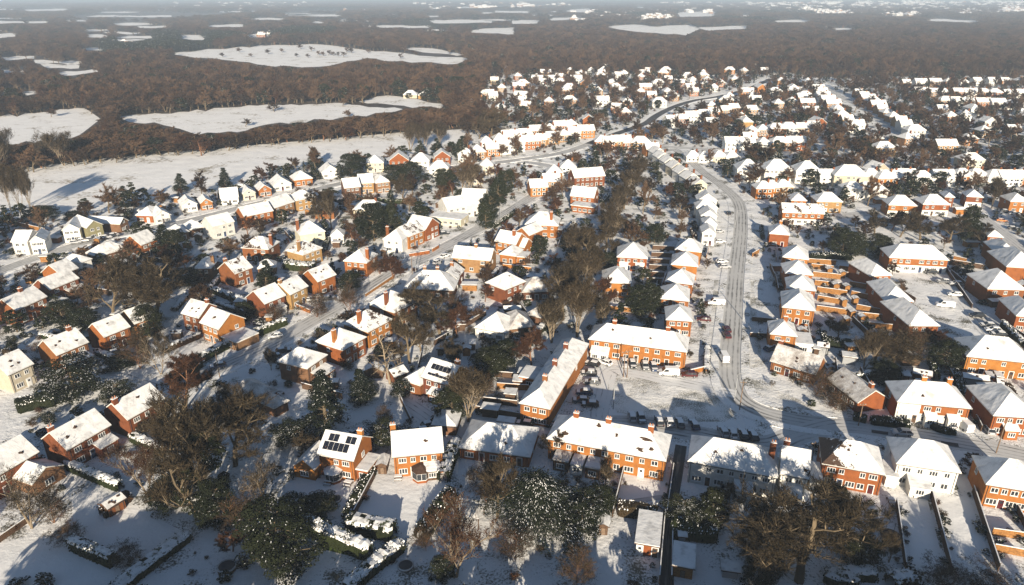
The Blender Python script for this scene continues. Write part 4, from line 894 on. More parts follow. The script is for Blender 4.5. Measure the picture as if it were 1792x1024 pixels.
car(1348, 613, 30, 'b', 'dark blue car beside the frost roofed bungalow on the main road'); car(1263, 460, 10, 'w', 'white car on a snowy drive halfway up the main road'); car(1268, 470, 5, 's', 'silver car just below the white car halfway up the main road')
car(1260, 425, 10, 'w', 'white car farther up the main road beside hedges'); car(1259, 407, 20, 's', 'silver car beside the white row on the main road'); car(1275, 375, 80, 'k', 'black car near the top of the main road', snow=False)
car(1577, 762, 172, 's', 'silver car driving along the lower street at right', snow=False); car(1658, 745, 95, 's', 'silver car on a drive below the half white row'); car(1684, 748, 92, 'w', 'white van on a drive below the half white row', 'van'); car(1728, 755, 80, 's', 'silver car beside a fence right of the white van'); car(1622, 732, 20, 'k', 'black car half hidden by the hedge at the half white row')
car(1653, 537, 165, 'w', 'white van in the middle of the snowy square', 'van'); car(1670, 519, 165, 'w', 'white car at the far side of the snowy square'); car(1709, 556, 172, 'k', 'black car at the right side of the snowy square', snow=False); car(1727, 573, 168, 'g', 'grey car above a white one near the square mouth'); car(1737, 581, 168, 'w', 'white car near the mouth of the snowy square'); car(1746, 589, 168, 'k', 'black car lowest at the mouth of the snowy square')
car(1629, 480, 170, 'k', 'small black car at the head of the snowy square', snow=False); car(1650, 496, 168, 'g', 'grey car near the head of the snowy square'); car(1672, 500, 168, 's', 'silver car by the wall of the snowy square')
car(482, 592, 205, 'w', 'white roofed black car on the middle road', snow=True); car(382, 645, 205, 'b', 'dark car at the lower end of the middle road'); car(478, 626, 30, 'k', 'black car on a drive by the first house on the middle road'); car(497, 617, 20, 'k', 'second black car on a drive by the first house on the middle road')
car(546, 527, 5, 'w', 'white car before the stepped houses'); car(560, 523, 10, 'k', 'black car right of the white car before the stepped houses'); car(576, 525, 10, 'g', 'grey car at the drive of the stepped houses')
car(766, 461, 60, 's', 'silver car on the verge of the middle road'); car(779, 450, 50, 'w', 'white car above the silver car on the middle road'); car(750, 477, 45, 'g', 'dark grey car below the silver car on the middle road'); car(778, 411, 20, 'k', 'black car by the cross gabled house')
car(745, 757, 20, 's', 'silver car behind the porch house'); car(740, 762, 20, 'k', 'black car behind the porch house'); car(753, 748, 25, 'g', 'grey car behind the porch house'); car(608, 765, 60, 'k', 'black car in shade behind the solar panel house'); car(884, 750, 165, 'b', 'blue car behind the low front bungalow'); car(918, 745, 165, 'k', 'black car behind the low front bungalow'); car(852, 750, 165, 'g', 'grey car behind the low front bungalow')
car(190, 649, 60, 'k', 'dark car in the close at far left'); car(205, 620, 40, 'k', 'black car on a drive at far left')
for i, (x, y, c) in enumerate(((133, 427, 's'), (146, 424, 'w'), (160, 422, 'g'), (175, 421, 'r'), (187, 418, 's'), (200, 415, 'k'))): car(x, y, 25, c, f"{CW[c][1]} car, {ORD[i]} from left in the bay on the left road", group='cars along the left road')
for i, (x, y, c) in enumerate(((1753, 388, 'o'), (1773, 402, 'k'), (1745, 374, 's'), (1760, 372, 'k'), (1775, 376, 'w'), (1782, 388, 's'))): car(x, y, -20, c, f"{CW[c][1]} car, {ORD[i]} listed from left along the upper right lane".replace('listed from left ', ''), group='cars along the upper right lane')
# ---------------------------------------------------------------- street lamps and telegraph poles
def pole(px, py, h_, label, lamp=False):
    o = bpy.data.objects.new('street_lamp' if lamp else 'telegraph_pole', None); COL.objects.link(o); o.location = at(px, py); tag(o, label, 'lamp' if lamp else 'pole')
    mb = MB(); mb.tube((0, 0, 0), (0, 0, h_), .13, .09, 8, 0, True); obj('pole', mb.mesh('pole', ['grey_metal' if lamp else 'pole_wood']), o)
    if lamp:
        a = MB(); a.tube((0, 0, h_ - .05), (0.3, 0, h_ + .2), .05, .05, 6); a.tube((.3, 0, h_ + .2), (1.3, 0, h_ + .25), .05, .04, 6); obj('arm', a.mesh('arm', ['grey_metal']), o)
        l = MB(); l.box(1.15, 1.75, -.13, .13, h_ + .18, h_ + .32); obj('lantern', l.mesh('lantern', ['grey_metal']), o)
    else:
        a = MB(); a.box(-.75, .75, -.05, .05, h_ - .55, h_ - .42); obj('crossarm', a.mesh('crossarm', ['pole_wood']), o)
        for x in (-.6, .6): i_ = MB(); i_.tube((x, 0, h_ - .42), (x, 0, h_ - .25), .05, .04, 6, 0, True); obj('insulator', i_.mesh('insulator', ['white_frame']), o)
for x, y, h_, l, q in ((1294, 718, 8, 'tall pole at the road junction on the green', 0), (1073, 716, 7, 'street lamp on the left side of the green', 1), (1091, 660, 7.5, 'left of two poles at the middle terrace', 0), (1097, 661, 8, 'right of two poles at the middle terrace', 0),
        (1743, 793, 8.5, 'tall pole beside the lower street at right', 0), (385, 662, 8, 'pole at the lower end of the middle road', 0), (722, 487, 8.5, 'tall pole at the bend of the middle road', 0), (876, 392, 7.5, 'street lamp up the middle road', 1), (1420, 808, 5, 'pole beside the garage in the bottom row', 0),
        (1285, 700, 7, 'street lamp at the green near the junction', 1), (1300, 560, 7, 'street lamp halfway up the main road', 1), (1286, 400, 7.5, 'street lamp at the top of the main road', 1), (287, 398, 7, 'street lamp along the left road', 1), (728, 486, 7, 'street lamp beside the pole at the middle road bend', 1), (1502, 745, 6, 'short pole at the lower street', 0)):
    pole(x, y, h_, l, bool(q))
# ---------------------------------------------------------------- fences and walls
postm = {}
def fence(x1, y1, x2, y2, h_, mt, label, snow=True, group='garden fences', posts=True, name='garden_fence', cat='fence'):
    a, b_ = at(x1, y1), at(x2, y2); d = (b_ - a); L = d.length; FLINES.append((a, b_)); ang = math.atan2(d.y, d.x)
    o = bpy.data.objects.new(name, None); COL.objects.link(o); o.location = a; o.rotation_euler = (0, 0, ang); tag(o, label, cat, group)
    mb = MB(); n = max(1, int(round(L / 1.83))); s = L / n; t = .05 if name != 'brick_wall' else .14
    for i in range(n):
        j = rnd.uniform(-.04, .04); mb.box(i * s + .06, (i + 1) * s - .06, -t, t, .05, h_ + j, 0)
        if name != 'brick_wall': mb.box(i * s + .06, (i + 1) * s - .06, -t - .03, -t - .001, h_ * .5, h_ * .5 + .1, 0)
    nm = 'wall_body' if name == 'brick_wall' else 'panel'
    obj(nm, mb.mesh(nm, [mt]), o)
    if snow: sn = MB(); [sn.box(i * s, (i + 1) * s, -t - .03, t + .03, h_ + .045, h_ + .13 + rnd.uniform(0, .05), 0) for i in range(n)]; obj('snow_cap', sn.mesh('snow_cap', ['leaf_snow']), o)
    if posts and n < 30:
        k = (mt, h_)
        if k not in postm: pm_ = MB(); pm_.box(-.06, .06, -.075, .075, 0, h_ + .12); postm[k] = pm_.mesh('post', [mt])
        for i in range(n + 1): obj('post', postm[k], o, (i * s, 0, 0))
    return o
for i, (a, b_, c, d) in enumerate(((1414, 461, 1462, 464), (1419, 470, 1457, 474), (1422, 484, 1470, 489), (1425, 499, 1478, 505), (1429, 511, 1481, 518), (1430, 526, 1476, 534), (1428, 544, 1494, 553))):
    fence(a, b_, c, d, 1.8, 'fence_wood', f"sunlit orange panel fence, {ORD[i]} from the back beside the four hipped houses", group='orange garden fences')
for i, (a, b_, c, d) in enumerate(((1468, 473, 1500, 477), (1480, 485, 1506, 489), (1486, 501, 1514, 506), (1489, 518, 1520, 525), (1498, 542, 1538, 550), (1500, 556, 1560, 562), (1505, 572, 1560, 578))):
    fence(a, b_, c, d, 1.8, 'fence_wood', f"orange panel fence, {ORD[i]} from the back in the right hand run of gardens", group='orange garden fences')
for x1, y1, x2, y2, h_, mt, l in ((1626, 862, 1664, 1006, 1.7, 'dark_wood', 'long dark fence second from right between the bottom right gardens'), (1701, 862, 1746, 1000, 1.7, 'dark_wood', 'long dark fence rightmost between the bottom right gardens'), (1567, 884, 1583, 998, 1.7, 'dark_wood', 'long dark fence third from right between the bottom right gardens'),
        (1769, 878, 1800, 940, 1.6, 'dark_wood', 'short dark fence at the right edge bottom garden'), (1153, 1022, 1163, 906, 1.8, 'dark_wood', 'left fence of the dark alley at the bottom'), (1174, 1022, 1176, 935, 1.8, 'dark_wood', 'right fence of the dark alley at the bottom'), (1072, 905, 1093, 820, 1.8, 'dark_wood', 'slanting dark fence behind the long front terrace'), (1166, 905, 1178, 822, 1.6, 'dark_wood', 'dark fence beside the passage right of the front terrace'),
        (1735, 937, 1792, 945, 1.6, 'fence_wood', 'upper orange cross fence at the bottom right edge'), (1738, 965, 1792, 975, 1.6, 'fence_wood', 'lower orange cross fence at the bottom right edge'), (760, 605, 850, 553, 1.6, 'dark_wood', 'brown fence running diagonally beside the white bungalow'), (1060, 543, 1118, 548, 1.6, 'fence_wood', 'orange fence before the evergreens above the middle terrace'),
        (720, 742, 700, 700, 1.5, 'dark_wood', 'fence left of the shaded back lawn'), (832, 722, 930, 738, 1.8, 'dark_wood', 'dark fence above the lane behind the low front bungalow'), (845, 705, 905, 712, 1.6, 'dark_wood', 'dark yard fence left of the diagonal terrace'), (870, 680, 925, 684, 1.6, 'fence_wood', 'brown yard fence left of the diagonal terrace'),
        (866, 660, 928, 664, 1.6, 'dark_wood', 'upper yard fence left of the diagonal terrace'), (0, 388, 80, 407, 1.7, 'fence_wood', 'bright orange fence along the field edge at far left'), (1316, 450, 1328, 443, 1.6, 'fence_wood', 'short orange fence beside the fourth hipped house'), (1668, 455, 1690, 460, 1.6, 'fence_wood', 'orange fence right of the building at the square head'), (1660, 462, 1722, 472, 1.8, 'dark_wood', 'long fence right of the snowy square'),
        (1655, 475, 1700, 540, 1.5, 'dark_wood', 'dark fence along the right side of the snowy square'), (1662, 640, 1690, 645, 1.4, 'fence_wood', 'short yellow fence left of the terrace below the square'), (1760, 575, 1800, 600, 1.6, 'dark_wood', 'fence beside the house at the right edge of the square'), (1700, 720, 1716, 755, 1.5, 'dark_wood', 'dark fence right of the white van on the lower street'), (1705, 735, 1728, 740, 1.4, 'fence_wood', 'pale fence panel right of the half white row'),
        (620, 905, 655, 838, 1.6, 'dark_wood', 'fence along the left side of the wide front lawn'), (640, 520, 690, 486, 1.1, 'fence_wood', 'low orange boundary fence along the middle road'), (1316, 562, 1360, 566, 1.4, 'dark_wood', 'dark fence in the shaded front gardens of the main road'), (1312, 590, 1345, 592, 1.4, 'dark_wood', 'low fence before the small orange house on the main road'), (0, 950, 50, 915, 1.3, 'dark_wood', 'snow topped rail fence at the bottom left edge')):
    fence(x1, y1, x2, y2, h_, mt, l)
for i, y in enumerate((437, 449, 460, 471, 483, 494, 505, 520)): fence(1142 - i * 2.2, y, 1180 - i * 4.5, y + 2, 1.7, 'dark_wood', f"shaded garden fence, {ORD[i]} from the back left of the hipped row", group='shaded fences by the main road')
for x1, y1, x2, y2, l in ((716, 450, 752, 444, 'curved orange brick garden wall on the middle road, left piece'), (757, 441, 768, 434, 'short orange brick garden wall on the middle road, right piece'), (504, 532, 543, 549, 'red brick wall stepping down before the stepped houses'), (880, 468, 930, 474, 'low brick wall across the gardens right of the tan sided house'), (1208, 655, 1238, 648, 'snow topped wall at the corner of the green and main road')):
    fence(x1, y1, x2, y2, 1.3, 'orange_brick', l, posts=False, name='brick_wall', cat='wall', group='brick garden walls')
# ---------------------------------------------------------------- hedges
def hedge(px, w_, h_, label, snow=.9, leaf='leaf_hedge', dens=1.0):
    C = smooth([at(x, y) for x, y in px], 5); o = bpy.data.objects.new('hedge', None); COL.objects.link(o); o.location = C[0]; tag(o, label, 'hedge', 'garden hedges'); O = C[0]
    Q = []; 
    for i in range(len(C) - 1):
        n = max(1, int((C[i + 1] - C[i]).length / .6))
        for k in range(n): Q.append(C[i].lerp(C[i + 1], k / n))
    Q.append(C[-1]); F, SN = MB(), MB(); prof = [(-.5, 0), (-.56, .35), (-.52, .75), (-.36, 1.0), (0, 1.04), (.36, 1.0), (.52, .75), (.56, .35), (.5, 0)]
    fr, sr = [], []
    rr = random.Random(int(px[0][0]))
    for i, p in enumerate(Q):
        a, b_ = Q[max(0, i - 1)], Q[min(len(Q) - 1, i + 1)]; d = (b_ - a).normalized(); nn = Vector((-d.y, d.x, 0)); e = .55 if i in (0, len(Q) - 1) else 1
        hh = h_ * (1 + rr.uniform(-.10, .10)); row = []
        for u, v in prof: row.append(len(F.v)); q = p - O + nn * u * w_ * e * (1 + rr.uniform(-.10, .10)); F.v.append((q.x, q.y, v * hh + rr.uniform(-.04, .04) * (v > 0)))
        fr.append(row); row = []
        for u, v in ((-.53, .80), (-.40, 1.0), (0, 1.06), (.40, 1.0), (.53, .80)): row.append(len(SN.v)); q = p - O + nn * u * w_ * e * (1 + rr.uniform(-.12, .10)); SN.v.append((q.x, q.y, v * hh + .13 + rr.uniform(-.06, .06)))
        sr.append(row)
    for i in range(len(Q) - 1):
        for j in range(8): F.f.append((fr[i][j], fr[i][j + 1], fr[i + 1][j + 1], fr[i + 1][j])); F.m.append(0)
        for j in range(4):
            if rr.random() < snow: SN.f.append((sr[i][j], sr[i][j + 1], sr[i + 1][j + 1], sr[i + 1][j])); SN.m.append(0)
        d = (Q[i + 1] - Q[i]); dn = d.normalized(); nn = Vector((-dn.y, dn.x, 0))
        for k in range(int(26 * dens * h_ * d.length / .6 / 1.2)):
            u, v = rr.choice(((-.54, rr.random()), (.54, rr.random()), (rr.uniform(-.5, .5), 1.02)))
            c = Q[i] - O + d * rr.random() + nn * u * w_; c.z = v * h_; s = rr.uniform(.08, .2); e1 = Vector((rr.gauss(0, 1), rr.gauss(0, 1), rr.gauss(0, 1))).normalized() * s; e2 = e1.orthogonal().normalized() * s
            sn_ = 1 if (v > .8 and rr.random() < .35) else 0
            F.face([c - e1, c + e2, c + e1, c - e2], sn_)
    obj('foliage', F.mesh('foliage', [leaf, 'leaf_snow']), o)
    if SN.f and snow > .5: obj('snow_cap', SN.mesh('snow_cap', ['snow_cap']), o)
    for p in Q[::3]: FOOT.append((p.x, p.y, w_ * .6))
for px, w_, h_, l, s, lf in (([(118, 818), (150, 832), (212, 858)], 1.6, 1.9, 'snow topped hedge running from the middle red house down to the right', .95, 'leaf_hedge'), ([(232, 770), (260, 782), (292, 796)], 1.8, 1.8, 'snow topped hedge in front of the uppermost red house at left', .9, 'leaf_hedge'),
        ([(127, 958), (165, 975), (202, 990)], 1.7, 2.5, 'trimmed snow topped hedge across the bottom left lawn', .95, 'leaf_hedge'), ([(200, 1040), (245, 1005), (290, 970), (330, 940)], 2.6, 1.5, 'broad low hedge with thick snow at the right of the bottom left lawn', .97, 'leaf_hedge'),
        ([(534, 925), (585, 950), (650, 978)], 2.2, 3.0, 'tall trimmed hedge with bright snow top and green face, bottom middle', .97, 'leaf_hedge'), ([(606, 1040), (650, 1000), (704, 958)], 2.4, 2.0, 'long hedge with smooth shaded snow top at the bottom middle', .99, 'leaf_green'),
        ([(608, 925), (650, 932), (692, 940)], 3.0, 2.7, 'ragged snow covered shrub hedge along the foot of the wide lawn', .75, 'leaf_green'), ([(606, 912), (628, 870), (652, 828)], 1.6, 1.9, 'dark hedge between the two front middle lawns', .5, 'leaf_green'),
        ([(800, 785), (785, 815), (776, 845)], 2.4, 2.6, 'snow flecked hedge right of the porch house', .75, 'leaf_green'), ([(792, 868), (770, 895), (748, 928), (735, 945)], 2.6, 2.2, 'dark hedge down the right side of the wide lawn', .35, 'leaf_green'),
        ([(345, 638), (400, 608), (450, 588), (502, 568)], 1.8, 2.3, 'long trimmed green hedge with snow ridge along the middle road', .6, 'leaf_hedge'), ([(300, 668), (330, 655), (352, 640)], 2.5, 2.2, 'dark hedge at the lower left end of the middle road', .2, 'leaf_green'),
        ([(498, 468), (520, 472), (552, 474)], 3.2, 2.8, 'block shaped green hedge with white striped top above the stepped houses', .7, 'leaf_hedge'), ([(1172, 932), (1210, 938), (1254, 942)], 3.0, 2.6, 'clipped green hedge right of the dark alley', .15, 'leaf_hedge'),
        ([(1080, 896), (1110, 900), (1150, 906)], 2.5, 2.2, 'rough brownish hedge at the foot of the terrace gardens', .1, 'leaf_brown'), ([(1492, 733), (1516, 738)], 1.8, 1.5, 'left short dark hedge along the lower street', .2, 'leaf_green'), ([(1522, 740), (1560, 744), (1592, 748)], 2.0, 1.7, 'right dark hedge along the lower street', .2, 'leaf_green'),
        ([(1628, 735), (1634, 750), (1650, 757), (1672, 760)], 1.4, 1.2, 'low curved hedge round a drive below the half white row', .3, 'leaf_green'), ([(72, 590), (88, 594), (102, 600)], 1.5, 1.5, 'snow topped hedge behind the red house at far left', .9, 'leaf_hedge'), ([(305, 545), (318, 530), (332, 512)], 2, 1.2, 'snow capped hedge left of the long pair', .95, 'leaf_green'),
        ([(375, 512), (400, 522), (425, 532)], 2.0, 2.0, 'snow topped dark hedge behind the long pair', .8, 'leaf_green'), ([(178, 905), (200, 892), (226, 872)], 2.2, 1.8, 'clipped reddish hedge on the bottom left lawn', .3, 'leaf_brown'), ([(1500, 1022), (1450, 1018), (1492, 1010), (1532, 1012)], 2.2, 1.8, 'snow topped hedge at the bottom right under the great oak', .95, 'leaf_hedge'),
        ([(1556, 1026), (1580, 1020), (1612, 1026)], 2.6, 2.0, 'snow patched hedge at the bottom right edge', .7, 'leaf_green'), ([(840, 632), (866, 622), (885, 610)], 3.0, 2.4, 'dark hedge below the white bungalow', .2, 'leaf_green'), ([(1415, 455), (1450, 452), (1490, 455)], 2.2, 2.2, 'dark hedge along the back of the orange fences', .1, 'leaf_green'),
        ([(1440, 602), (1480, 608), (1530, 614)], 2.4, 2.2, 'dark hedge below the orange fences', .3, 'leaf_green'), ([(1238, 610), (1236, 635), (1237, 655)], 1.4, 1.3, 'white snow covered hedge on the main road corner', .97, 'leaf_green'), ([(862, 400), (885, 385), (905, 372)], 1.6, 1.6, 'dark clipped hedge along the middle road by the street lamp', .4, 'leaf_green'),
        ([(300, 745), (340, 735)], 2.5, 2.0, 'dark hedge beneath the copper tree', .1, 'leaf_green'), ([(30, 720), (60, 712), (100, 705)], 3.5, 2.6, 'snow streaked dark shrubbery hedge above the red houses', .5, 'leaf_green'), ([(625, 350), (690, 356), (730, 356)], 2.0, 2.0, 'trimmed hedge before the flat roofed building', .5, 'leaf_hedge')):
    hedge(px, w_, h_, l, s, lf)

for h in list(HOUSES):
    if h.kind in ('shed', 'garage', 'outhouse', 'shelter', 'greenhouse', 'outbuilding', 'building', 'flats', 'terrace') or h.dist < 150 or h.dist > 400: continue
    M4 = Matrix.Translation((h.c.x, h.c.y, 0)) @ Matrix.Rotation(h.ang, 4, 'Z'); sx = rnd.choice((-1, 1)); y0 = h.d / 2 - 1 if rnd.random() < .7 else -h.d / 2 - 11
    a, b_ = M4 @ Vector((sx * (h.L / 2 + 1.4), y0, 0)), M4 @ Vector((sx * (h.L / 2 + 1.4), y0 + rnd.uniform(10, 15), 0))
    if any(math.hypot(q.x - x, q.y - y) < r * .8 for q in (a.lerp(b_, .35), a.lerp(b_, .7), b_) for x, y, r in FOOT) or on_road(b_, .5) or on_road(a, .5) or on_road((a + b_) / 2, .5): continue
    (x1, y1), (x2, y2) = proj(a), proj(b_)
    if 1410 < x1 < 1560 and 455 < y1 < 590: continue
    if rnd.random() < .5: fence(x1, y1, x2, y2, 1.7, rnd.choice(('dark_wood', 'dark_wood', 'fence_wood')), nearby('garden fence', (x1 + x2) / 2, (y1 + y2) / 2), posts=False)
    else: hedge([(x1, y1), ((x1 + x2) / 2, (y1 + y2) / 2), (x2, y2)], rnd.uniform(1.2, 2), rnd.uniform(1.4, 2.4), nearby('garden hedge', (x1 + x2) / 2, (y1 + y2) / 2), rnd.choice((.2, .6, .9)), rnd.choice(('leaf_green', 'leaf_green', 'leaf_hedge', 'leaf_brown')), .7)

ns = 0
for h in list(HOUSES):
    if h.kind not in ('house', 'bungalow') or h.dist < 165 or h.dist > 400 or rnd.random() < .25: continue
    M4 = Matrix.Translation((h.c.x, h.c.y, 0)) @ Matrix.Rotation(h.ang, 4, 'Z')
    for tr_ in range(5):
        q = M4 @ Vector((rnd.uniform(-.6, .6) * h.L, rnd.choice((1, 1, -1)) * (h.d / 2 + rnd.uniform(4, 12)), 0)); w_, d_ = rnd.choice(((2.6, 2.2), (3.4, 2.4), (5.4, 3.2)))
        if on_road(q, 2) or any(math.hypot(q.x - x, q.y - y) < r * .8 + 2.2 for x, y, r in FOOT.h.near(q.x, q.y)): continue
        x0, y0 = proj((q.x - w_ / 2, q.y, 2.1)); x1, y1 = proj((q.x + w_ / 2, q.y, 2.1)); big = w_ > 5
        if 1200 < x0 < 1345 or 470 < x0 < 560 and 560 < y0 < 625 or 1280 < x0 < 1470 and 630 < y0 < 770 or 1420 < x0 < 1690 and 440 < y0 < 600: continue
        shed(x0, y0, x1, y1 + rnd.uniform(-1, 1), d_, rnd.choice('gfx'), rnd.choice('dnor') if big else rnd.choice('ddn'), 2.0, nearby('brick outhouse' if big else 'garden shed', (x0 + x1) / 2, y0), cat='outhouse' if big else 'shed', name='outhouse' if big else 'garden_shed'); ns += 1; break
print('sheds', ns)
# ---------------------------------------------------------------- trees
def rv(r): return Vector((r.gauss(0, 1), r.gauss(0, 1), r.gauss(0, 1))).normalized()
def bare_meshes(seed, bark, twigm, n_tw=9000, tl=.85, tw=.045, spread=.75, up=.35, multi=1, tr=.022, levels=3, lowest=.25):
    """leafless tree of unit height/width 1x1: trunk+limbs mesh and twig crown mesh"""
    r = random.Random(seed); TR, CR = MB(), MB(); ends = []
    Hh = 15.0
    def branch(p, d, L, rad, lv):
        segs = 3 if lv < 2 else 2; pts = [p]
        for i in range(segs):
            d = (d + rv(r) * .22 + Vector((0, 0, .10 * up * 2))).normalized(); q = pts[-1] + d * L / segs
            TR.tube(pts[-1], q, rad * (1 - .55 * i / segs), rad * (1 - .55 * (i + 1) / segs), 6 if lv == 0 else (5 if lv == 1 else 3)); pts.append(q)
        if lv >= levels: ends.append((pts, d)); return
        nc = (r.randint(6, 8) if lv == 0 else r.randint(4, 6))
        for k in range(nc):
            t = (lowest + (1 - lowest) * (k + r.random()) / nc) if lv == 0 else r.uniform(.35, 1.0)
            f = min(segs - 1e-3, t * segs); i = int(f); q = pts[i].lerp(pts[i + 1], f - i)
            az = r.uniform(0, 6.283); side = Vector((math.cos(az), math.sin(az), 0)); side = (side - d * side.dot(d)).normalized()
            nd = (d * (1 - spread * r.uniform(.7, 1.2)) + side * spread + Vector((0, 0, up))).normalized()
            branch(q, nd, L * r.uniform(.48, .70) * (1.0 if lv else (1.15 - .4 * t)), rad * r.uniform(.42, .6) * (1 - .4 * t if lv == 0 else 1), lv + 1)
        if lv == 0: branch(pts[-1], d, L * .5, rad * .5, 1)
    for m_ in range(multi):
        a = 6.283 * m_ / multi; d0 = Vector((math.cos(a) * .22, math.sin(a) * .22, 1)).normalized() if multi > 1 else Vector((r.gauss(0, .05), r.gauss(0, .05), 1)).normalized()
        branch(Vector((d0.x * .6, d0.y * .6, 0)), d0, Hh * (.55 if multi == 1 else .5), Hh * tr / (multi ** .4), 0)
    per = max(2, n_tw // max(1, len(ends)))
    for pts, d in ends:
        for k in range(per):
            f = r.random() * (len(pts) - 1.001); i = int(f); q = pts[i].lerp(pts[i + 1], f - i)
            dd = (d * .9 + rv(r) * .9 + Vector((0, 0, .25))).normalized(); q = q + rv(r) * .25; e = q + dd * tl * r.uniform(.6, 1.5); s = dd.cross(rv(r)).normalized() * tw
            CR.face([q - s, q + s, e])
    xs = [abs(c) for v in CR.v for c in v[:2]]; xs.sort(); rx = xs[int(len(xs) * .985)]; zs = sorted(v[2] for v in CR.v); hz = zs[int(len(zs) * .995)]
    for mb in (TR, CR): mb.v = [(x / rx * .5, y / rx * .5, z / hz) for x, y, z in mb.v]
    return TR.mesh('trunk', [bark]), CR.mesh('crown', [twigm])
def green_meshes(seed, leaf, n_cl=70, per=95, ls=.20, snow=.06, shape='round', bark='tree_bark', h0=10.0, w0=8.0):
    """evergreen made of many leaf clumps; unit size"""
    r = random.Random(seed); TR, CR = MB(), MB()
    TR.tube((0, 0, 0), (0, 0, h0 * .75), h0 * .028, h0 * .01, 7)
    for k in range(n_cl):
        t = r.random()
        if shape == 'cone': z = h0 * (.06 + .92 * t); rad = w0 / 2 * (1 - t) ** .9 * r.uniform(.65, 1.05) + .15
        elif shape == 'cedar': z = h0 * (.18 + .75 * t); rad = w0 / 2 * (1.05 - t ** 1.6) * r.uniform(.35, 1.0)
        elif shape == 'column': z = h0 * (.05 + .9 * t); rad = w0 / 2 * (math.sin(math.pi * (.12 + .85 * t)) ** .6) * r.uniform(.55, 1)
        else:
            z = h0 * (.10 + .84 * t); rad = w0 / 2 * math.sqrt(max(0.02, 1 - ((t - .42) / .62) ** 2)) * r.uniform(.45, 1)
        az = r.uniform(0, 6.283); rad *= 1 + (.22 * math.sin(2 * az + seed) + .16 * math.sin(5 * az + seed * 2.3 + 4 * t)) * (shape != 'column'); c = Vector((rad * math.cos(az), rad * math.sin(az), z)); cr = w0 * r.uniform(.07, .135) * (1 if shape != 'cone' else (.6 + .6 * (1 - t)))
        if r.random() < .6: TR.tube((0, 0, max(.3, z - rad * .35)), tuple(c), .07, .03, 4)
        sn = snow * r.uniform(0, 2.2)
        for j in range(per):
            d = rv(r); d.z = abs(d.z) * .9 if r.random() < .72 else d.z; q = c + Vector((d.x * cr * 1.15, d.y * cr * 1.15, d.z * cr * (.55 if shape in ('cedar', 'cone') else .9)))
            if shape in ('cedar', 'cone'): o_ = Vector((c.x, c.y, 0)); o_ = o_.normalized() if o_.length > .01 else o_; q += o_ * r.uniform(-1, 1) * cr * .9; q.z -= .25 * cr * r.random()
            s = ls * r.uniform(.6, 1.5); e1 = (d + rv(r) * .8).cross(rv(r)).normalized() * s; e2 = e1.cross(d + rv(r) * .5).normalized() * s * .75
            si = 1 if (d.z > .35 and r.random() < sn * 2.2) else 0
            if si:
                o_ = Vector((q.x, q.y, -.15 * q.length)).normalized(); q.z += .05; q_ = 1 if shape == 'cedar' else .62; e1 = o_ * s * r.uniform(.9, 1.9) * q_; e2 = Vector((-o_.y, o_.x, 0)) * s * .45 * q_
            CR.face([q - e1, q + e2, q + e1, q - e2], si)
    k = lambda mb: [(x / w0, y / w0, z / h0) for x, y, z in mb.v]
    TR.v = k(TR); CR.v = k(CR)
    return TR.mesh('trunk', [bark]), CR.mesh('crown', [leaf, 'leaf_snow'])
SP = {}
SP['bare'] = [bare_meshes(s, 'tree_bark', 'twig_brown', 6800, spread=.72 + .06 * (s % 3), up=.30 + .06 * (s % 2), tr=.028) for s in (1, 2, 3, 4)]
SP['tall'] = [bare_meshes(s, 'pale_bark', 'twig_brown', 6500, spread=.5, up=.6, multi=3, tr=.014) for s in (11, 12)]
SP['pale'] = [bare_meshes(s, 'pale_bark', 'twig_brown', 3600, tl=.7, spread=.7, up=.35, multi=2, tr=.018) for s in (21, 22)]
SP['copper'] = [bare_meshes(s, 'red_bark', 'twig_copper', 14000, tl=.7, tw=.06, spread=.8, up=.3) for s in (31, 32)]
SP['birch'] = [bare_meshes(s, 'pale_bark', 'twig_copper', 3000, tl=.7, spread=.5, up=.55, multi=2, tr=.016) for s in (41, 42)]
SP['stub'] = [bare_meshes(51, 'pale_bark', 'twig_brown', 900, tl=.6, spread=.9, up=.1, levels=2, tr=.024)]
SP['holly'] = [green_meshes(s, 'leaf_green', 120, 170, .115, .012) for s in (61, 62, 63)]
SP['snowy'] = [green_meshes(s, 'leaf_green', 100, 150, .12, .055) for s in (66, 67)]
SP['fir'] = [green_meshes(s, 'leaf_fir', 150, 110, .15, .03, 'cone', h0=14, w0=7) for s in (71, 72)]
SP['cedar'] = [green_meshes(81, 'leaf_fir', 240, 200, .12, .05, 'cedar', h0=12, w0=15)]
SP['column'] = [green_meshes(s, 'leaf_green', 110, 120, .12, .02, 'column', h0=9, w0=4) for s in (91, 92)]
SP['ivy'] = [bare_meshes(95, 'tree_bark', 'twig_brown', 6000, spread=.6, up=.4)]
SP['bush'] = [bare_meshes(s, 'red_bark', 'twig_brown', 6000, tl=.6, tw=.05, spread=.8, up=.3, multi=4, tr=.012, lowest=.1) for s in (97, 98)]
ivy_c = green_meshes(96, 'leaf_green', 46, 90, .16, .02, 'column', h0=12, w0=5)[1]
DESC = {'bare': 'bare brown tree', 'tall': 'tall pale stemmed bare tree', 'pale': 'pale barked leafless tree', 'copper': 'rounded copper brown tree', 'birch': 'slender reddish birch', 'stub': 'pale pollarded oak', 'holly': 'dark rounded evergreen', 'snowy': 'snow flecked evergreen', 'fir': 'dark pointed fir', 'cedar': 'snow laden cedar', 'column': 'narrow dark evergreen', 'ivy': 'ivy clad bare tree', 'bush': 'leafless brown bush'}
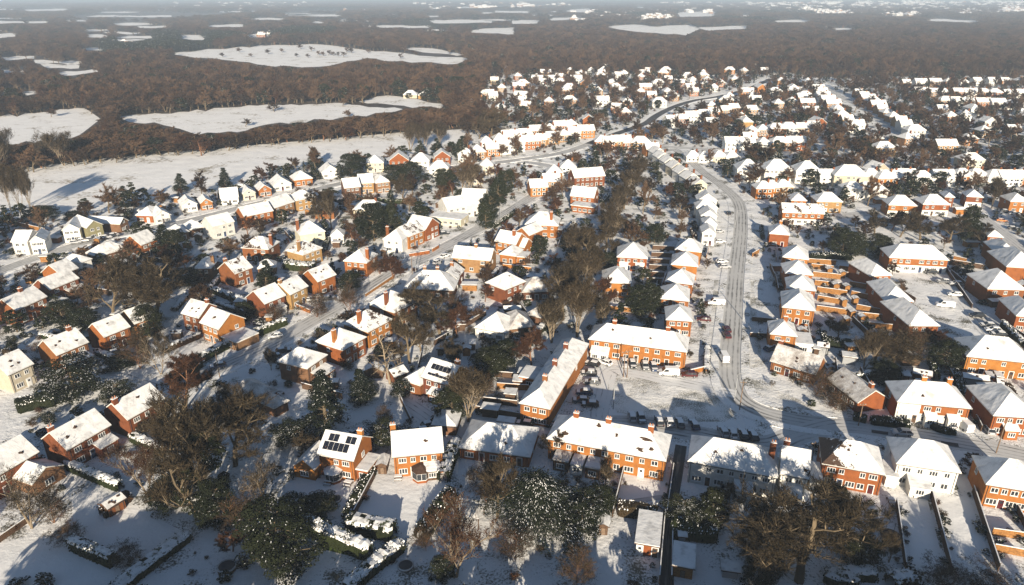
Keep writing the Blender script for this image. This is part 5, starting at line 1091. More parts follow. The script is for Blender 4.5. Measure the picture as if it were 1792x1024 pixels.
NAME = {'bare': 'bare_tree', 'tall': 'bare_tree', 'pale': 'bare_tree', 'copper': 'copper_tree', 'birch': 'birch_tree', 'stub': 'pollarded_oak', 'holly': 'evergreen_tree', 'snowy': 'evergreen_tree', 'fir': 'fir_tree', 'cedar': 'cedar_tree', 'column': 'evergreen_tree', 'ivy': 'ivy_clad_tree', 'bush': 'bare_bush'}
TREES = Circles()
def tree(sp, px, py, h_, w_, label=None, group='trees among the houses'):
    p = at(px, py) if not isinstance(px, Vector) else px
    if isinstance(px, Vector): px, py = proj(p)
    tm, cm = rnd.choice(SP[sp]); o = bpy.data.objects.new(NAME[sp], None); COL.objects.link(o)
    o.location = (p.x, p.y, 0); o.rotation_euler = (0, 0, rnd.uniform(0, 6.28)); o.scale = (w_, w_, h_)
    obj('trunk', tm, o); obj('crown', cm, o)
    if sp == 'ivy': i_ = obj('ivy', ivy_c, o); i_.scale = (.5, .5, .72)
    tag(o, label or nearby(DESC[sp], px, py), 'bush' if sp == 'bush' else 'tree', group); TREES.append((p.x, p.y, w_)); return o
for t in (  # species, foot in the photograph, height, width, own label
    ('bare', 335, 812, 19, 15, 'left of the three great leafless trees, standing behind the red brick houses'), ('ivy', 372, 868, 21, 15, 'tall ivy clad tree in the middle of the great tree clump, lower left'), ('bare', 412, 815, 19, 16, 'right of the three great leafless trees, in front of the thin roofed bungalow'), ('bare', 440, 775, 15, 12, 'smaller leafless tree on the right fringe of the great tree clump'),
    ('ivy', 345, 905, 17, 11, 'ivy clad tree low on the left fringe of the great tree clump'), ('holly', 385, 915, 9, 8, 'dark evergreen under the great tree clump'), ('bush', 425, 920, 7, 9, 'russet leafless bush right of the great tree clump'), ('copper', 408, 965, 5, 6, 'low russet bush behind the round trampoline'),
    ('copper', 325, 716, 13, 12.5, 'rounded copper beech at the left end of the middle road'), ('birch', 262, 873, 14, 9, 'white stemmed birch in the garden below the three red houses'), ('pale', 56, 924, 12, 13, 'pale many stemmed bare tree at the lower left edge'), ('bush', 95, 915, 8, 7, 'brown leafless bush beside the pale bare tree, lower left'), ('pale', 462, 888, 10, 10, 'pale barked bare tree left of the solar panel house lawn'), ('bush', 118, 950, 4, 6, 'brown shrub at the left end of the trimmed hedge'), ('bush', 228, 985, 4, 6, 'brown shrub at the right end of the trimmed hedge'),
    ('birch', 797, 1010, 14, 12, 'reddish birch with white limbs at the bottom middle'), ('holly', 775, 1015, 5, 4, 'small evergreen at the foot of the reddish birch'), ('cedar', 938, 918, 11, 16, 'great snow laden cedar below the long front terrace'), ('snowy', 1018, 930, 9, 9, 'dense snow flecked evergreen right of the great cedar'), ('holly', 1048, 900, 7, 6, 'evergreen right of the cedar pair, behind the little dark shed'), ('bush', 900, 965, 5, 9, 'brown scrub below the great cedar'), ('bush', 1010, 1020, 7, 7, 'brown leafless bush at the bottom edge left of the garage'), ('bush', 745, 958, 5, 5, 'reddish brown shrub at the foot of the wide lawn'),
    ('bare', 1398, 1018, 17, 22, 'great spreading oak at the bottom right'), ('bare', 1335, 1010, 13, 14, 'leafless tree joined to the left of the great oak'), ('bare', 1470, 960, 12, 13, 'leafless tree right of the great oak'), ('holly', 1505, 985, 5, 7, 'mossy green bush right of the great oak'), ('holly', 1325, 1022, 6, 6, 'dark conifer bush at the bottom edge left of the great oak'), ('bush', 1650, 1030, 4, 9, 'brown scrub at the bottom edge, left of two'), ('bush', 1730, 1035, 4, 9, 'brown scrub at the bottom edge, right of two'),
    ('column', 1243, 925, 9, 5.5, 'tall dark column evergreen behind the white terrace'), ('snowy', 1195, 915, 6, 6, 'snow flecked evergreen left of the column evergreen'), ('snowy', 1222, 922, 5.5, 6, 'snow flecked evergreen beside the column evergreen'), ('bare', 870, 905, 14, 8, 'thin leafless trees in front of the low front bungalow'), ('bush', 850, 880, 9, 8, 'leafless thicket at the left of the great cedar'),
    ('holly', 492, 985, 12, 13, 'very large dark holly at the bottom, left of centre'), ('holly', 520, 905, 4, 8, 'low dark shrubs under the solar panel house lawn, left'), ('holly', 555, 900, 4, 7, 'low dark shrubs under the solar panel house lawn, right'), ('holly', 305, 880, 6, 9, 'dark snow spotted evergreen below the great tree clump, left'), ('fir', 572, 752, 15, 9, 'tall snow tipped fir left of the shaded back lawn'), ('fir', 633, 704, 9, 5.5, 'smaller fir right of the tall snow tipped fir'), ('snowy', 515, 775, 5, 9, 'snowy evergreen shrubs left of the solar panel house'),
    ('snowy', 668, 775, 5, 8, 'snowy evergreen between the two front middle houses'), ('bush', 672, 745, 5, 5, 'pale leafless shrub behind the two front middle houses'), ('tall', 820, 738, 14, 9, 'pale many stemmed tree above the low front bungalow'), ('holly', 792, 735, 9, 8, 'dark evergreen left of the pale many stemmed tree'), ('holly', 855, 660, 8, 10, 'large dark evergreen left of the cluttered yards'), ('holly', 880, 640, 7, 8, 'dark evergreen above the cluttered yards'), ('bush', 845, 690, 6, 7, 'brown bush by the cluttered yards'),
    ('stub', 683, 672, 13, 12, 'broken pale pollarded oak left of the small solar house'), ('bare', 717, 636, 15, 9, 'tall bare tree with straight pale trunk behind the small solar house'), ('bare', 737, 622, 13, 8, 'second straight bare tree behind the small solar house'), ('bare', 770, 585, 12, 14, 'dense brown bare tree behind the white bungalow fence'), ('bare', 745, 560, 12, 12, 'dense brown bare tree beside the fourth house on the middle road'), ('copper', 800, 590, 9, 10, 'reddish bare tree at the diagonal brown fence'), ('bush', 790, 550, 7, 9, 'brown thicket above the diagonal brown fence'), ('snowy', 640, 690, 4, 7, 'snowy low bush by the smaller fir'), ('snowy', 705, 690, 4, 6, 'snow covered shrub left of the small solar house'),
    ('bare', 275, 566, 20, 20, 'great spreading bare tree in the left middle'), ('bare', 198, 560, 19, 16, 'great bare tree left of the great spreading one'), ('bare', 235, 520, 16, 15, 'bare tree behind the pair of great bare trees'), ('bush', 246, 645, 11, 9, 'willow coloured leafless bush in the close at far left'), ('pale', 282, 655, 12, 9, 'leafless tree at the right of the close at far left'), ('holly', 262, 590, 10, 8, 'dark conifer in front of the half hidden gable house'), ('snowy', 132, 690, 10, 14, 'grey green spreading evergreen before the red house at far left'), ('holly', 110, 560, 6, 10, 'dark evergreen thicket between the far left rows'), ('holly', 150, 575, 6, 9, 'dark evergreen thicket above the orange gabled far left house'), ('snowy', 205, 700, 5, 8, 'round snow dotted bush above the red houses'), ('holly', 215, 640, 3, 8, 'dark shrub bank beside the close'), ('holly', 310, 450, 11, 8, 'dark conifer behind the great bare trees, left'), ('fir', 292, 447, 12, 8, 'dark fir at the left road above the great bare trees'), ('holly', 330, 500, 6, 10, 'dark bank of evergreens right of the great bare trees'),
    ('bush', 555, 555, 8, 9, 'bushy leafless tree on the verge of the middle road'), ('bush', 612, 545, 9, 8, 'brown bushy tree on the middle road, opposite the fourth house'), ('copper', 688, 488, 9, 9, 'dark brown bushy tree at the middle road bend'), ('bush', 665, 480, 7, 8, 'leafless bush left of the bushy tree at the middle road bend'), ('holly', 615, 505, 6, 8, 'dark evergreen below the hipped house with the big chimney'), ('holly', 468, 512, 7, 7, 'dark evergreen left of the block shaped hedge'), ('fir', 470, 500, 9, 6, 'fir left of the block shaped hedge'), ('bush', 480, 560, 5, 8, 'leafless shrub before the first stepped house'), ('holly', 430, 560, 6, 6, 'evergreen in front of the first stepped house'),
    ('holly', 655, 422, 16, 12, 'big dark yew left of the flat roofed building'), ('holly', 685, 415, 14, 10, 'big dark yew right of its twin, left of the flat roofed building'), ('tall', 580, 400, 16, 9, 'tall leafless tree right of the cream gabled house'), ('bare', 560, 390, 14, 12, 'leafless tree above the cream gabled house'), ('bush', 640, 420, 9, 8, 'bare orange brown tree below the dark yews'), ('holly', 850, 402, 12, 7, 'tall green conifer on the middle road, lower'), ('holly', 858, 385, 12, 8, 'tall green conifer on the middle road, middle'), ('holly', 872, 362, 13, 9, 'tall green conifer on the middle road, upper'), ('holly', 885, 340, 12, 9, 'tall green conifer on the middle road, top'),
    ('tall', 1010, 590, 17, 11, 'pale vase shaped bare tree above the diagonal terrace'), ('copper', 1055, 560, 13, 8, 'reddish upright bare tree above the middle terrace'), ('tall', 965, 600, 14, 11, 'leafless tree left of the pale vase shaped tree'), ('copper', 930, 640, 10, 9, 'orange brown bare scrub left of the diagonal terrace'), ('bare', 985, 560, 15, 12, 'bare tree behind the pale vase shaped tree'), ('tall', 1000, 540, 15, 11, 'third pale bare tree up the tree belt'), ('tall', 1020, 515, 15, 11, 'fourth pale bare tree up the tree belt'), ('bare', 1035, 490, 15, 12, 'fifth bare tree up the tree belt'), ('tall', 1020, 470, 15, 12, 'sixth bare tree up the tree belt'),
    ('bare', 1058, 445, 13, 11, 'seventh bare tree up the tree belt'), ('tall', 1068, 425, 13, 10, 'eighth bare tree up the tree belt'), ('bare', 1075, 405, 14, 11, 'ninth bare tree up the tree belt'), ('tall', 1083, 385, 14, 10, 'tenth bare tree up the tree belt'), ('bare', 1092, 366, 14, 12, 'eleventh bare tree up the tree belt'), ('tall', 1100, 348, 14, 11, 'twelfth bare tree up the tree belt'), ('bare', 1108, 330, 14, 12, 'thirteenth bare tree up the tree belt'), ('bare', 1115, 312, 14, 13, 'last bare tree up the tree belt'),
    ('holly', 1118, 548, 9, 8, 'left of two green evergreens above the middle terrace'), ('holly', 1138, 545, 9, 8, 'right of two green evergreens above the middle terrace'), ('holly', 1145, 425, 8, 8, 'evergreen beside the twin bayed house'), ('holly', 1062, 470, 6, 7, 'evergreen left of the twin bayed house'), ('column', 990, 438, 7, 3.5, 'slim dark evergreen in the garden pool plot'), ('holly', 945, 445, 7, 6, 'grey green conifer below the broad roofed house'),
    ('holly', 1472, 450, 11, 11, 'wide dark evergreen behind the orange fences, left'), ('holly', 1492, 447, 9, 9, 'wide dark evergreen behind the orange fences, right'), ('holly', 1535, 450, 9, 9, 'dark evergreen left of the building at the square head'), ('bare', 1530, 635, 10, 11, 'bare tree left in the thicket under the nearest square block'), ('bare', 1560, 640, 10, 12, 'bare tree middle in the thicket under the nearest square block'), ('bush', 1590, 625, 9, 10, 'brown bush right in the thicket under the nearest square block'), ('tall', 1512, 645, 11, 7, 'pale stemmed tree at the left of the thicket'), ('copper', 1628, 612, 6, 8, 'orange twigged bush below the nearest square block'), ('holly', 1655, 640, 7, 10, 'dark evergreen below the nearest square block'), ('bush', 1780, 650, 7, 9, 'bare tree before the terrace below the square'), ('bush', 1430, 690, 7, 9, 'bare hedge tree between the frosted bungalows'), ('bush', 1462, 715, 5, 8, 'brown bush beside the road bend'), ('holly', 1545, 665, 5, 9, 'dark bush behind the bungalow with the orange gable'),
    ('holly', 1690, 425, 15, 9, 'tall dark conifer behind the building at the square head'), ('bare', 1660, 425, 12, 12, 'bare tree left of the tall dark conifer'), ('bare', 1610, 420, 11, 12, 'bare tree above the building at the square head'), ('bare', 1575, 415, 12, 11, 'bare tree left above the building at the square head'), ('copper', 1560, 405, 9, 9, 'reddish bare tree left above the building at the square head'), ('bare', 1530, 412, 11, 9, 'bare tree by the three little gables'), ('tall', 1735, 365, 14, 9, 'tall bare tree by the upper right lane'), ('bare', 1716, 432, 9, 10, 'frosty bare tree left of the large right edge house'),
    ('tall', 718, 265, 17, 12, 'first of the tall poplars at the field end'), ('tall', 742, 264, 17, 12, 'second of the tall poplars at the field end'), ('tall', 770, 258, 16, 12, 'third of the tall poplars at the field end'), ('bare', 838, 248, 20, 15, 'big bare tree at the right end of the field, left of two'), ('bare', 860, 250, 22, 18, 'big bare tree at the right end of the field, right of two'), ('fir', 736, 275, 10, 7, 'first dark conifer below the poplars'), ('fir', 765, 274, 11, 7, 'second dark conifer below the poplars'), ('fir', 806, 282, 13, 8, 'dark pointed conifer beside the field corner houses'),
    ('holly', 618, 312, 13, 13, 'large dark evergreen on the left road'), ('fir', 552, 292, 11, 9, 'dark pine at the field edge'), ('holly', 690, 322, 10, 12, 'dark evergreen left of the left road bend'), ('holly', 720, 320, 11, 13, 'broad dark evergreen at the left road bend'), ('holly', 780, 335, 11, 12, 'dark evergreens below the left road bend'), ('tall', 820, 338, 14, 12, 'bare trees below the left road bend'), ('bare', 705, 350, 12, 11, 'bare tree above the flat roofed building'),
    ('pale', 92, 288, 20, 20, 'pale spreading bare tree between the two left fields'), ('tall', 112, 290, 19, 14, 'second pale bare tree between the two left fields'), ('tall', 10, 305, 24, 17, 'tall bare tree at the left frame edge by the field'), ('tall', 20, 372, 22, 8, 'first thin tree at the near field edge, far left'), ('tall', 38, 372, 21, 8, 'second thin tree at the near field edge, far left'), ('tall', 55, 372, 20, 8, 'third thin tree at the near field edge, far left'), ('fir', 318, 335, 9, 7, 'conifer on the near field edge'), ('fir', 218, 347, 6, 6, 'small round pine on the near field edge'), ('fir', 395, 328, 10, 7, 'second conifer on the near field edge'), ('holly', 130, 385, 4, 9, 'green hedge tree behind the olive house'), ('holly', 75, 380, 5, 12, 'dark hedge trees at the near field edge, left'), ('copper', 460, 318, 8, 8, 'russet bush on the near field edge'),
    ('holly', 716, 172, 5, 8, 'dark shrubs in front of the woodland pair, left'), ('bush', 745, 174, 5, 8, 'brown shrubs in front of the woodland pair, right'), ('bare', 770, 160, 13, 13, 'bare tree right of the woodland pair'),
    ('holly', 800, 165, 17, 19, 'huge snow topped evergreen past the woodland pair'), ('holly', 775, 172, 12, 12, 'dark evergreen left of the huge snow topped one')):
    tree(*t)
OPEN = [[(1060, 650), (1290, 650), (1450, 735), (1300, 800), (1050, 760)], [(1560, 470), (1640, 470), (1792, 640), (1680, 650)], [(630, 825), (790, 835), (760, 940), (590, 925)], [(490, 838), (650, 830), (600, 905), (470, 910)], [(100, 860), (340, 900), (300, 1024), (-50, 1024), (-50, 950)], [(1550, 860), (1792, 860), (1792, 1024), (1600, 1024)], [(560, 960), (700, 1024), (500, 1024)], [(1060, 810), (1170, 820), (1165, 900), (1070, 890)], [(1240, 340), (1330, 340), (1340, 660), (1230, 660)], [(1410, 455), (1545, 455), (1570, 580), (1420, 560)],
        [(600, 690), (780, 690), (790, 760), (590, 770)], [(1000, 880), (1250, 880), (1250, 1024), (1040, 1024)], [(620, 1000), (900, 960), (900, 1030), (620, 1030)], [(1020, 628), (1220, 628), (1220, 680), (1020, 760)], [(300, 570), (400, 590), (350, 640), (290, 640)], [(750, 360), (850, 350), (850, 390), (750, 390)], [(1140, 420), (1180, 420), (1165, 530), (1120, 530)], [(1570, 690), (1792, 690), (1792, 830), (1480, 760)], [(1310, 450), (1370, 450), (1345, 660), (1320, 660)]]
def clear(p, w_, h_, scr=True):
    px, py = proj(p)
    for P in OPEN:
        if inpoly(px, py, P): return None
    if in_field(px, py): return None
    for x, y, r in FOOT.h.near(p.x, p.y):
        if (x - p.x) ** 2 + (y - p.y) ** 2 < (r * .72 + w_ * .35) ** 2: return None
    for x, y, r in TREES.h.near(p.x, p.y):
        if (x - p.x) ** 2 + (y - p.y) ** 2 < (r * .35 + w_ * .35) ** 2: return None
    if on_road(p, .5 + w_ * .25): return None
    for fr in (.35, .75):      # leave the streets open to view
        qx, qy = proj((p.x, p.y, h_ * fr))
        if qy > 130 and on_road(at(qx, qy), -.5): return None
    if scr:
        tx, ty = proj((p.x, p.y, h_)); k = .36 * w_ * 1233 / p.y
        for x0, y0, x1, y1 in SCREEN:
            if px + k > x0 and px - k < x1 and py > y1 - 1 and ty < y1 - (y1 - y0) * .62: return None
    return px, py
TOWN = [(-300, 1100), (-300, 395), (60, 382), (250, 352), (330, 338), (480, 305), (640, 284), (745, 272), (830, 246), (868, 222), (830, 190), (845, 150), (880, 118), (1000, 108), (1200, 105), (1340, 112), (1420, 128), (1600, 124), (2100, 120), (2100, 1100)]
# ---------------------------------------------------------------- houses farther off: rows and estates
FV = {}
def far_mesh(style, wl, L, d, eh):
    k = (style, wl, L, d)
    if k in FV: return FV[k]
    mb = MB()
    def add(me, mats):
        b0 = len(mb.v); mb.v += [tuple(v.co) for v in me.vertices]
        for p in me.polygons: mb.f.append(tuple(b0 + i for i in p.vertices)); mb.m.append(mats[p.material_index])
    wm = wall_mesh(L, d, eh, 36, style, WALL[wl]); rm, zr = roof_mesh(L, d, eh, 36, style, 'roof_snow', hash(k) % 99)
    add(wm, [0]); add(rm, [1, 2])
    fy = -d / 2 + .35
    n = max(2, int(L / 3))
    for i in range(n):
        x = -L / 2 + 1 + (L - 2) * (i + .5) / n
        for z in (1.4, eh - 1.1):
            if eh < 4 and z > 1.5: continue
            mb.face([(x - .8, fy - .05, z - .65), (x + .8, fy - .05, z - .65), (x + .8, fy - .05, z + .65), (x - .8, fy - .05, z + .65)], 4); mb.face([(x - .55, fy - .08, z - .45), (x + .55, fy - .08, z - .45), (x + .55, fy - .08, z + .45), (x - .55, fy - .08, z + .45)], 3)
    mb.box(L * .2, L * .2 + .9, -.35, .35, zr - 1.0, zr + .9, 5)
    FV[k] = mb.mesh('house', [WALL[wl], 'roof_snow', 'fascia', 'glass', 'white_frame', 'red_brick']); return FV[k]
FAR = []
def far_house(p, ang, st, wl, L, d, eh, zone):
    FAR.append((p.y, p, ang, st, wl, L, d, eh, zone)); FOOT.append((p.x, p.y, math.hypot(L, d) / 2))
def row(x1, y1, x2, y2, n, st, wls, zone, L=9, d=9, eh=4.4, face=None, jit=1.0):
    a, b_ = at(x1, y1), at(x2, y2)
    for i in range(n):
        p = a.lerp(b_, (i + .5) / n) + Vector((rnd.uniform(-jit, jit), rnd.uniform(-jit, jit), 0)); ang = face if face is not None else math.atan2(b_.y - a.y, b_.x - a.x)
        far_house(p, R(ang) if face is not None else ang, rnd.choice(st), rnd.choice(wls), L, d, eh, zone)
row(1424, 160, 1496, 236, 9, 'g', 'to', 'left side of the far estate road at upper right', 11, 10, 4.4, 0); row(1500, 168, 1600, 244, 11, 'f', 'wt', 'right side of the far estate road at upper right', 9, 11, 4.4, 0)
row(1135, 268, 1222, 342, 8, 'f', 'wc', 'left side of the curving upper main road', 8, 9, 4.4, 10); row(800, 284, 1030, 238, 11, 'gh', 'wct', 'near side of the high street', 10, 10, 4.4, 12); row(836, 262, 1010, 226, 8, 'gh', 'wtc', 'far side of the high street', 10, 10, 4.4, 12)
row(1040, 258, 1130, 262, 5, 'gf', 'two', 'high street junction', 10, 9, 4.4, 0); row(1270, 262, 1400, 262, 5, 'h', 'w', 'row behind the tall white blocks', 13, 9, 4.4, 0); row(1300, 240, 1430, 232, 6, 'h', 'wt', 'second row behind the tall white blocks', 12, 9, 4.4, 0)
row(1160, 224, 1290, 196, 7, 'h', 'owt', 'right side of the dark highway', 12, 10, 4.4, 15); row(1570, 152, 1792, 148, 9, 'gx', 'wr', 'long roofs before the far right wood', 22, 11, 4.4, 0); row(1600, 168, 1792, 172, 9, 'hg', 'wc', 'second line before the far right wood', 13, 10, 4.4, 0)
row(1640, 185, 1800, 192, 7, 'hg', 'two', 'third line before the far right wood', 12, 9, 4.4, 0); row(1360, 366, 1470, 335, 0, 'h', 'o', 'x')
row(1320, 345, 1372, 342, 3, 'h', 'ot', 'by the top bend of the main road', 9, 8, 5, 0); row(1480, 345, 1540, 350, 3, 'h', 'wt', 'left of the twin hipped pair', 10, 8, 5, 0); row(1200, 282, 1290, 282, 4, 'h', 'wc', 'below the side street', 9, 8, 3, 0)
row(1440, 322, 1792, 322, 13, 'hg', 'owct', 'long street above the twin hipped pair', 11, 9, 4.4, 0, 4)
row(960, 318, 1000, 300, 2, 'h', 'tw', 'top of the middle road', 9, 9, 4.4, 0); row(930, 345, 975, 325, 2, 'g', 'ot', 'right of the upper middle road', 9, 9, 4.4, 10)
def estate(poly, dx, dy, keep, wls, zone, ang=0):
    ys = [at(x, y) for x, y in poly]; x0, x1 = min(p.x for p in ys), max(p.x for p in ys); y0, y1 = min(p.y for p in ys), max(p.y for p in ys)
    y = y0
    while y < y1:
        x = x0 + rnd.uniform(0, dx)
        while x < x1:
            p = Vector((x + rnd.uniform(-.2, .2) * dx, y + rnd.uniform(-.2, .2) * dy, 0)); px, py = proj(p); x += dx
            if rnd.random() > keep or not inpoly(px, py, poly) or on_road(p, 5): continue
            if any((fx - p.x) ** 2 + (fy - p.y) ** 2 < (r + 7.5) ** 2 for fx, fy, r in FOOT.h.near(p.x, p.y)): continue
            far_house(p, R(ang + rnd.choice((0, 0, 0, 90, 12, -15))), rnd.choice('ghhgf'), rnd.choice(wls), rnd.choice((9, 11, 13)), 9, rnd.choice((4.4, 4.4, 3)), zone)
        y += dy
estate([(840, 160), (900, 135), (1050, 120), (1340, 122), (1340, 140), (1180, 185), (1100, 225), (1020, 235), (880, 225)], 24, 34, .62, 'wwtoc', 'wooded estate left of the dark highway')
estate([(1120, 250), (1180, 205), (1330, 150), (1410, 140), (1440, 240), (1280, 255)], 24, 30, .55, 'wwtoc', 'estate right of the dark highway')
estate([(1430, 250), (1600, 250), (1620, 200), (1792, 195), (1900, 335), (1450, 335), (1440, 280)], 22, 30, .55, 'wwtoc', 'crowded estate at upper right')
estate([(1350, 150), (1420, 150), (1430, 250), (1360, 230)], 22, 26, .5, 'wt', 'estate left of the far estate road')
estate([(700, 345), (760, 300), (880, 290), (900, 340), (860, 345)], 20, 24, .5, 'wct', 'pocket of houses left of the middle road top')
estate([(820, 160), (870, 130), (900, 118), (880, 160), (850, 185)], 30, 40, .6, 'wc', 'houses at the wood edge')
estate([(1060, 90), (1140, 82), (1150, 96), (1060, 100)], 30, 40, .7, 'w', 'farm cluster in the far wood')
estate([(1340, 84), (1460, 84), (1440, 92), (1340, 92)], 40, 50, .6, 'w', 'clearing in the far right wood'); estate([(140, 70), (240, 78), (240, 84), (150, 82)], 30, 60, .7, 'wc', 'hamlet at upper left'); estate([(60, 108), (140, 108), (140, 118), (60, 118)], 50, 60, .4, 'w', 'hamlet at the left wood')
estate([(180, 480), (420, 405), (640, 330), (760, 335), (850, 392), (640, 500), (560, 470), (380, 520)], 19, 22, .5, 'wotcr', 'gardens between left and middle roads')
estate([(870, 450), (1040, 400), (1045, 470), (935, 540), (850, 480)], 18, 22, .5, 'oorw', 'gardens between middle road and tree belt'); estate([(1100, 280), (1130, 275), (1190, 345), (1200, 400), (1140, 400)], 20, 24, .25, 'ow', 'back gardens behind the white row')
estate([(1470, 350), (1560, 372), (1700, 385), (1690, 410), (1480, 400)], 22, 24, .3, 'ot', 'gardens below the twin hipped pair'); estate([(60, 520), (200, 470), (300, 470), (320, 530), (180, 560)], 22, 26, .22, 'or', 'gardens round the great bare trees')
FAR.sort(key=lambda t: t[0])
NH = 300 - sum(1 for h in HOUSES if h.kind in ('house', 'bungalow')) - 2
seen = {}
for i, (y, p, ang, st, wl, L, d, eh, zone) in enumerate(FAR[:NH]):
    o = obj('house', far_mesh(st, wl, L, d, eh), None, (p.x, p.y, 0), ang)
    px, py = proj(p)
    base = f"{WORD[wl]} {'cottage' if eh < 4 else 'house'}, {zone}"; seen.setdefault(base, []).append((o, px, py))
NUM = ['nearest', 'second nearest', 'third nearest', 'fourth nearest', 'fifth nearest', 'sixth nearest', 'seventh nearest', 'eighth nearest', 'ninth nearest', 'tenth nearest', 'eleventh nearest', 'twelfth nearest', 'thirteenth nearest', 'fourteenth nearest', 'fifteenth nearest', 'sixteenth nearest', 'seventeenth nearest', 'eighteenth nearest', 'nineteenth nearest', 'twentieth nearest']
for base, L_ in seen.items():
    L_.sort(key=lambda t: -t[2])
    for k, (o, px, py) in enumerate(L_):
        lab = base if len(L_) == 1 else f"{NUM[k] if k < 20 else 'far'} {base}"
        lab = ' '.join(lab.split()[:16]); tag(o, lab, 'house', 'snow roofed houses of the town')
        LM.append((px, py, base.split(', ')[0] + ' in the ' + zone if False else lab))
mb = MB()
for (y, p, ang, st, wl, L, d, eh, zone) in FAR[NH:]: FOOT.append((p.x, p.y, 6))
# ---------------------------------------------------------------- instancing for what nobody could count
def instances(name, pts, kinds, kind='stuff'):
    """pts: (x, y, z, sx, sz, rz, kind index); kinds: meshes"""
    c = bpy.data.collections.new(name + '_kinds'); 
    for i, me in enumerate(kinds): c.objects.link(bpy.data.objects.new('%s_%02d' % (name, i), me))
    me = bpy.data.meshes.new(name); me.from_pydata([p[:3] for p in pts], [], [])
    for nm, ty, vals in (('sc', 'FLOAT_VECTOR', [v for p in pts for v in (p[3], p[3], p[4])]), ('rz', 'FLOAT_VECTOR', [v for p in pts for v in (0, 0, p[5])]), ('ki', 'INT', [p[6] for p in pts])):
        a = me.attributes.new(nm, ty, 'POINT'); a.data.foreach_set('vector' if ty == 'FLOAT_VECTOR' else 'value', vals)
    o = obj(name, me); o['kind'] = kind
    g = bpy.data.node_groups.new(name, 'GeometryNodeTree'); g.interface.new_socket('Geometry', in_out='INPUT', socket_type='NodeSocketGeometry'); g.interface.new_socket('Geometry', in_out='OUTPUT', socket_type='NodeSocketGeometry')
    gi, go = g.nodes.new('NodeGroupInput'), g.nodes.new('NodeGroupOutput'); ip = g.nodes.new('GeometryNodeInstanceOnPoints'); ci = g.nodes.new('GeometryNodeCollectionInfo')
    ci.inputs['Collection'].default_value = c; ci.inputs['Separate Children'].default_value = True; ci.inputs['Reset Children'].default_value = True
    g.links.new(gi.outputs[0], ip.inputs['Points']); g.links.new(ci.outputs[0], ip.inputs['Instance']); ip.inputs['Pick Instance'].default_value = True
    for nm, ty, sk_ in (('sc', 'FLOAT_VECTOR', 'Scale'), ('rz', 'FLOAT_VECTOR', 'Rotation'), ('ki', 'INT', 'Instance Index')):
        n = g.nodes.new('GeometryNodeInputNamedAttribute'); n.data_type = ty; n.inputs['Name'].default_value = nm; g.links.new(n.outputs['Attribute'], ip.inputs[sk_])
    g.links.new(ip.outputs[0], go.inputs[0]); m_ = o.modifiers.new('instances', 'NODES'); m_.node_group = g; return o
hk = [far_mesh(st, wl, L, 9, 5) for st in 'gh' for wl in 'wto' for L in (9, 13)]
hp = [(p.x, p.y, 0, 1, 1, ang, rnd.randrange(len(hk))) for (y, p, ang, st, wl, L, d, eh, zone) in FAR[NH:]]
for (x0, y0, x1, y1, n) in ((1420, 6, 1792, 30, 520), (1000, 22, 1180, 40, 130), (1150, 8, 1420, 24, 170), (600, 18, 720, 30, 30), (300, 8, 560, 20, 40), (700, 8, 1000, 18, 60), (430, 60, 620, 66, 30), (850, 100, 900, 112, 10)):
    for i in range(n):
        p = at(rnd.uniform(x0, x1), y0 + (y1 - y0) * rnd.random()); s = max(1.4, p.y / 1700); hp.append((p.x, p.y, 0, s, s * .8, rnd.choice((0, .3, 1.57)), rnd.randrange(len(hk))))
if hp: instances('distant_houses', hp, hk)
# ---------------------------------------------------------------- automatic trees in the gardens
cand = []
y = 95.0
while y < 1000:
    st = 5.2 + y / 190; hw = y * .80 + 40; x = -hw
    while x < hw:
        p = Vector((x + rnd.uniform(-.45, .45) * st, y + rnd.uniform(-.45, .45) * st, 0)); x += st
        px, py = proj(p)
        if not inpoly(px, py, TOWN): continue
        f = .26 if py > 680 else (.74 if py > 330 else .86)
        if rnd.random() > f: continue
        sp = rnd.choices(('bare', 'tall', 'bush', 'copper', 'holly', 'snowy', 'fir', 'column', 'pale'), (22, 8, 20, 8, 24, 8, 5, 4, 6))[0]
        h_ = {'bare': rnd.uniform(7, 13), 'tall': rnd.uniform(9, 14), 'bush': rnd.uniform(2.5, 6), 'copper': rnd.uniform(4, 9), 'holly': rnd.uniform(2.5, 9), 'snowy': rnd.uniform(2, 5), 'fir': rnd.uniform(6, 12), 'column': rnd.uniform(3, 7), 'pale': rnd.uniform(5, 10)}[sp]
        if py > 600: h_ *= .55
        if 1130 < px < 1700 and 380 < py < 720: h_ *= .5
        w_ = h_ * {'bare': .95, 'tall': .6, 'bush': 1.2, 'copper': .95, 'holly': .95, 'snowy': 1.3, 'fir': .55, 'column': .42, 'pale': .9}[sp]
        c = clear(p, w_, h_, py > 330)
        if c is None: continue
        TREES.append((p.x, p.y, w_)); cand.append((p.y, sp, p, h_, w_))
    y += st
cand.sort(key=lambda t: t[0])
NT = 135
for (yy, sp, p, h_, w_) in cand[:NT]:
    tree(sp, p, None, h_, w_)
tk, ti = [], {}
def tkind(pair):
    """one mesh of trunk and crown for instancing"""
    mb = MB(); mats = []
    for me in pair:
        b0 = len(mb.v); mb.v += [tuple(v.co) for v in me.vertices]
        for q in me.materials:
            if q.name not in mats: mats.append(q.name)
        for pl in me.polygons: mb.f.append(tuple(b0 + i for i in pl.vertices)); mb.m.append(mats.index(me.materials[pl.material_index].name))
    return mb.mesh('tree', mats)
LOW = {}
LOW['bare'] = [tkind(bare_meshes(s, 'tree_bark', 'twig_wood', 1500, tl=1.3, tw=.13, levels=2, tr=.02)) for s in (201, 202, 203)]
LOW['holly'] = [tkind(green_meshes(s, 'leaf_green', 40, 40, .34, .03)) for s in (211, 212)]
